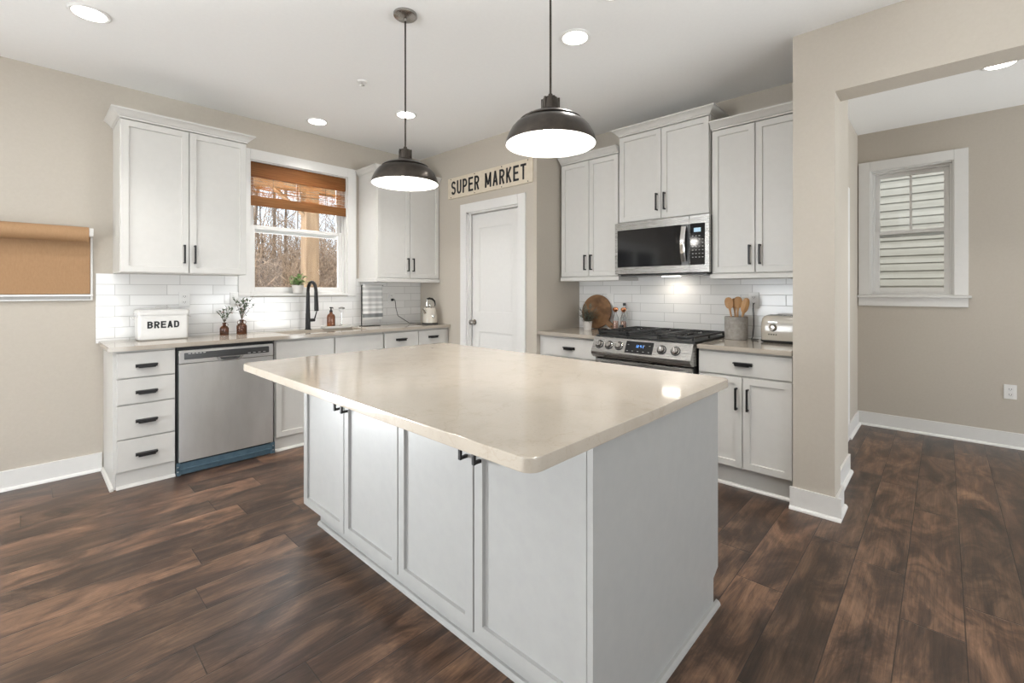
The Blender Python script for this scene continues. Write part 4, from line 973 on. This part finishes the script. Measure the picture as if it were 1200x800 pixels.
MB().rings([tr(.018, 0, .03), tr(.05, .004, .035), tr(.13, .002, .035), tr(.165, -.004, .035), tr(.182, -.016, .03), tr(.188, -.032, .02)]).build('body', 'cream', t)
MB().rings([tr(.003, -.006, .03), tr(.006, .002, .03), tr(.017, .004, .03)]).build('base', 'rubber', t)
MB().box(.035, TW-.035, .045, .068, .186, .190, .002).box(.035, TW-.035, .097, .120, .186, .190, .002).build('bread_slots', 'rubber', t)
MB().box(.028, TW-.028, .035, .130, .1865, .1885, .001).build('top_plate', 'chrome', t)
fr_ = Matrix.Translation((.078, -.002, .105)) @ Matrix.Rotation(R(90), 4, 'X')
dl = MB().lathe([(.024, 0), (.026, .004), (.022, .009), (.016, .016), (.010, .017), (0, .017)], 28, mx=fr_).build('dial', 'chrome', t)
MB().box(.050, .106, -.006, .0, .136, .146, .002).build('name_plate', 'chrome', t)
for i in range(4): MB().lathe([(.004, 0), (.004, .004), (0, .005)], 12, mx=Matrix.Translation((.055+i*.015, -.002, .058)) @ Matrix.Rotation(R(90), 4, 'X')).build('button', 'rubber', t)
c = MB().tube([(3.60, .965, .922), (3.615, .985, .919), (3.60, 1.005, .9185), (3.63, 1.02, .9185), (3.70, 1.03, .93), (3.735, 1.033, 1.00), (3.735, 1.034, 1.10), (3.728, 1.035, 1.165), (3.742, 1.035, 1.178)], .0032, 8)
tag(c.build('power_cord', 'rubber'), 'black toaster cord running behind the crock to the outlet', 'power cord')

# ------------------------------------------------------------ outside
mb = MB(); random.seed(4)
bm = mb.bm; gx = [(-14+i*1.2) for i in range(34)]; gy = [YS+.3+j*1.0 for j in range(24)]
g = {}
for i, x in enumerate(gx):
    for j, y in enumerate(gy):
        d_ = y-YS
        z = -.45 + max(0, d_-4.0)*.18 + random.uniform(-.10, .10)*(d_ > 3)
        g[i, j] = bm.verts.new((x, y, z))
for i in range(len(gx)-1):
    for j in range(len(gy)-1): bm.faces.new((g[i, j], g[i+1, j], g[i+1, j+1], g[i, j+1]))
o = mb.build('ground_hillside', 'hill'); o['kind'] = 'structure'
mb = MB().box(-14, 26, -14, YS+.3, -.60, -.45); o = mb.build('ground', 'grass', smooth=False); o['kind'] = 'structure'
# brambles: uncountable thicket
mb = MB(); random.seed(21)
def stroke(bm, pts, r):
    pr = None
    for i, p in enumerate(pts):
        rr_ = r*(1-.75*i/(len(pts)-1))
        vs = [bm.verts.new((p.x+rr_*math.cos(a), p.y+rr_*math.sin(a), p.z+rr_*.4*math.sin(a+1))) for a in (0, 2.1, 4.2)]
        if pr:
            for k in range(3): bm.faces.new((pr[k], pr[(k+1) % 3], vs[(k+1) % 3], vs[k]))
        pr = vs
def ground_z(y): return -.45 + max(0, y-YS-4.0)*.18
for k in range(9000):
    y = random.uniform(8.6, 16); x = random.uniform(.15*y, .70*y); z = ground_z(y)-.1
    d = Vector((random.gauss(0, .45), random.gauss(0, .3), 1)); L = random.uniform(1.2, 3.2) if k % 6 else random.uniform(3.0, 5.5); p = Vector((x, y, z)); pts = [p.copy()]
    dr_ = Vector((random.gauss(0, .35), random.gauss(0, .2), -random.uniform(.1, .45)))
    for s in range(5):
        p = p + d.normalized()*L/5; d += dr_*.6 + Vector((random.gauss(0, .2), random.gauss(0, .2), random.gauss(0, .12))); pts.append(p.copy())
    stroke(mb.bm, pts, random.uniform(.007, .018))
o = mb.build('bramble_thicket', 'bark'); tag(o, 'tan leafless bramble thicket filling the slope outside the sink window', 'thicket', kind='stuff')
def tree(x, y, h, seed, label):
    random.seed(seed); mb = MB()
    def br(p, d, L, r, dep):
        pts = [p.copy()]; q = p.copy(); dd = d.copy()
        for s in range(4):
            q = q+dd.normalized()*L/4; dd += Vector((random.gauss(0, .12), random.gauss(0, .12), random.gauss(.03, .08))); pts.append(q.copy())
        stroke(mb.bm, pts, r)
        if dep:
            for k in range(4 if dep > 1 else 5):
                f = random.uniform(.4, 1); i = min(3, int(f*4)); b = pts[i].lerp(pts[i+1], f*4-i)
                nd = dd.normalized()+Vector((random.gauss(0, .7), random.gauss(0, .5), random.gauss(.1, .3))); br(b, nd, L*random.uniform(.45, .7), r*.45, dep-1)
    br(Vector((x, y, ground_z(y)-.1)), Vector((random.gauss(0, .05), 0, 1)), h, .045+h*.006, 4)
    o = mb.build('bare_tree', 'bark2'); tag(o, label, 'tree', 'bare trees behind the house')
for i, (f, y, h, lb) in enumerate([(.275, 13, 4.4, 'bare leafless tree outside, leftmost in the sink window'), (.33, 11.5, 3.6, 'bare leafless tree outside, second from the left in the sink window'), (.375, 14, 4.8, 'bare leafless tree outside, just left of the porch post'), (.302, 15.5, 5.6, 'taller pale bare tree outside behind the two left trees in the sink window'), (.355, 16, 5.8, 'taller bare tree outside far behind the middle of the sink window'), (.49, 13, 4.5, 'bare leafless tree outside, right of the porch post')]):
    tree(f*y, y, h, 40+i, lb)
# porch outside the sink window
t = thing('porch', 'weathered wooden porch post and beams outside the sink window', 'porch', (0, 0, 0))
MB().box(2.62, 2.80, 6.3, 6.48, -.5, 2.62, .006).build('post', 'post', t)
MB().box(.9, 5.0, 6.30, 6.44, 2.62, 2.76, .004).build('beam', 'post', t)
for k, x in enumerate((1.3, 1.9, 2.5, 3.1, 3.7, 4.3)): MB().box(x, x+.05, YS+.17, 6.3, 2.70, 2.80, .003).build('rafter', 'post', t)
MB().tube([(2.62, 6.37, 2.30), (2.22, 6.37, 2.62)], .03, 4).build('brace', 'post', t)
# neighbour's siding beyond the far window
t = thing('neighbor_house', 'neighbouring house with pale horizontal lap siding seen through the hall window', 'house', (8.3, 0, 0))
mb = MB(); p = .105; z = -.45
prof = []
while z < 5.0:
    prof += [(-.004, z), (-.020, z+.001), ((-.014 if int(round((z+.45)/p)) % 2 else -.006), z+p*.55), (-.004, z+p-.001)]; z += p
    if len(prof) > 400: break
prof = [(a, b) for a, b in prof]
mb.rings([[(a, Y, b) for a, b in prof] + [(.3, Y, prof[-1][1]), (.3, Y, -.45)] for Y in (-7, 3.2)]); mb.build('lap_siding', 'siding', t, smooth=False)
MB().box(-.04, .30, 3.2, 3.32, -.45, 5.0).build('corner_board', 'trim', t)
MB().box(-.45, .6, -7.2, 3.5, 5.0, 5.15).build('eave', 'trim', t)
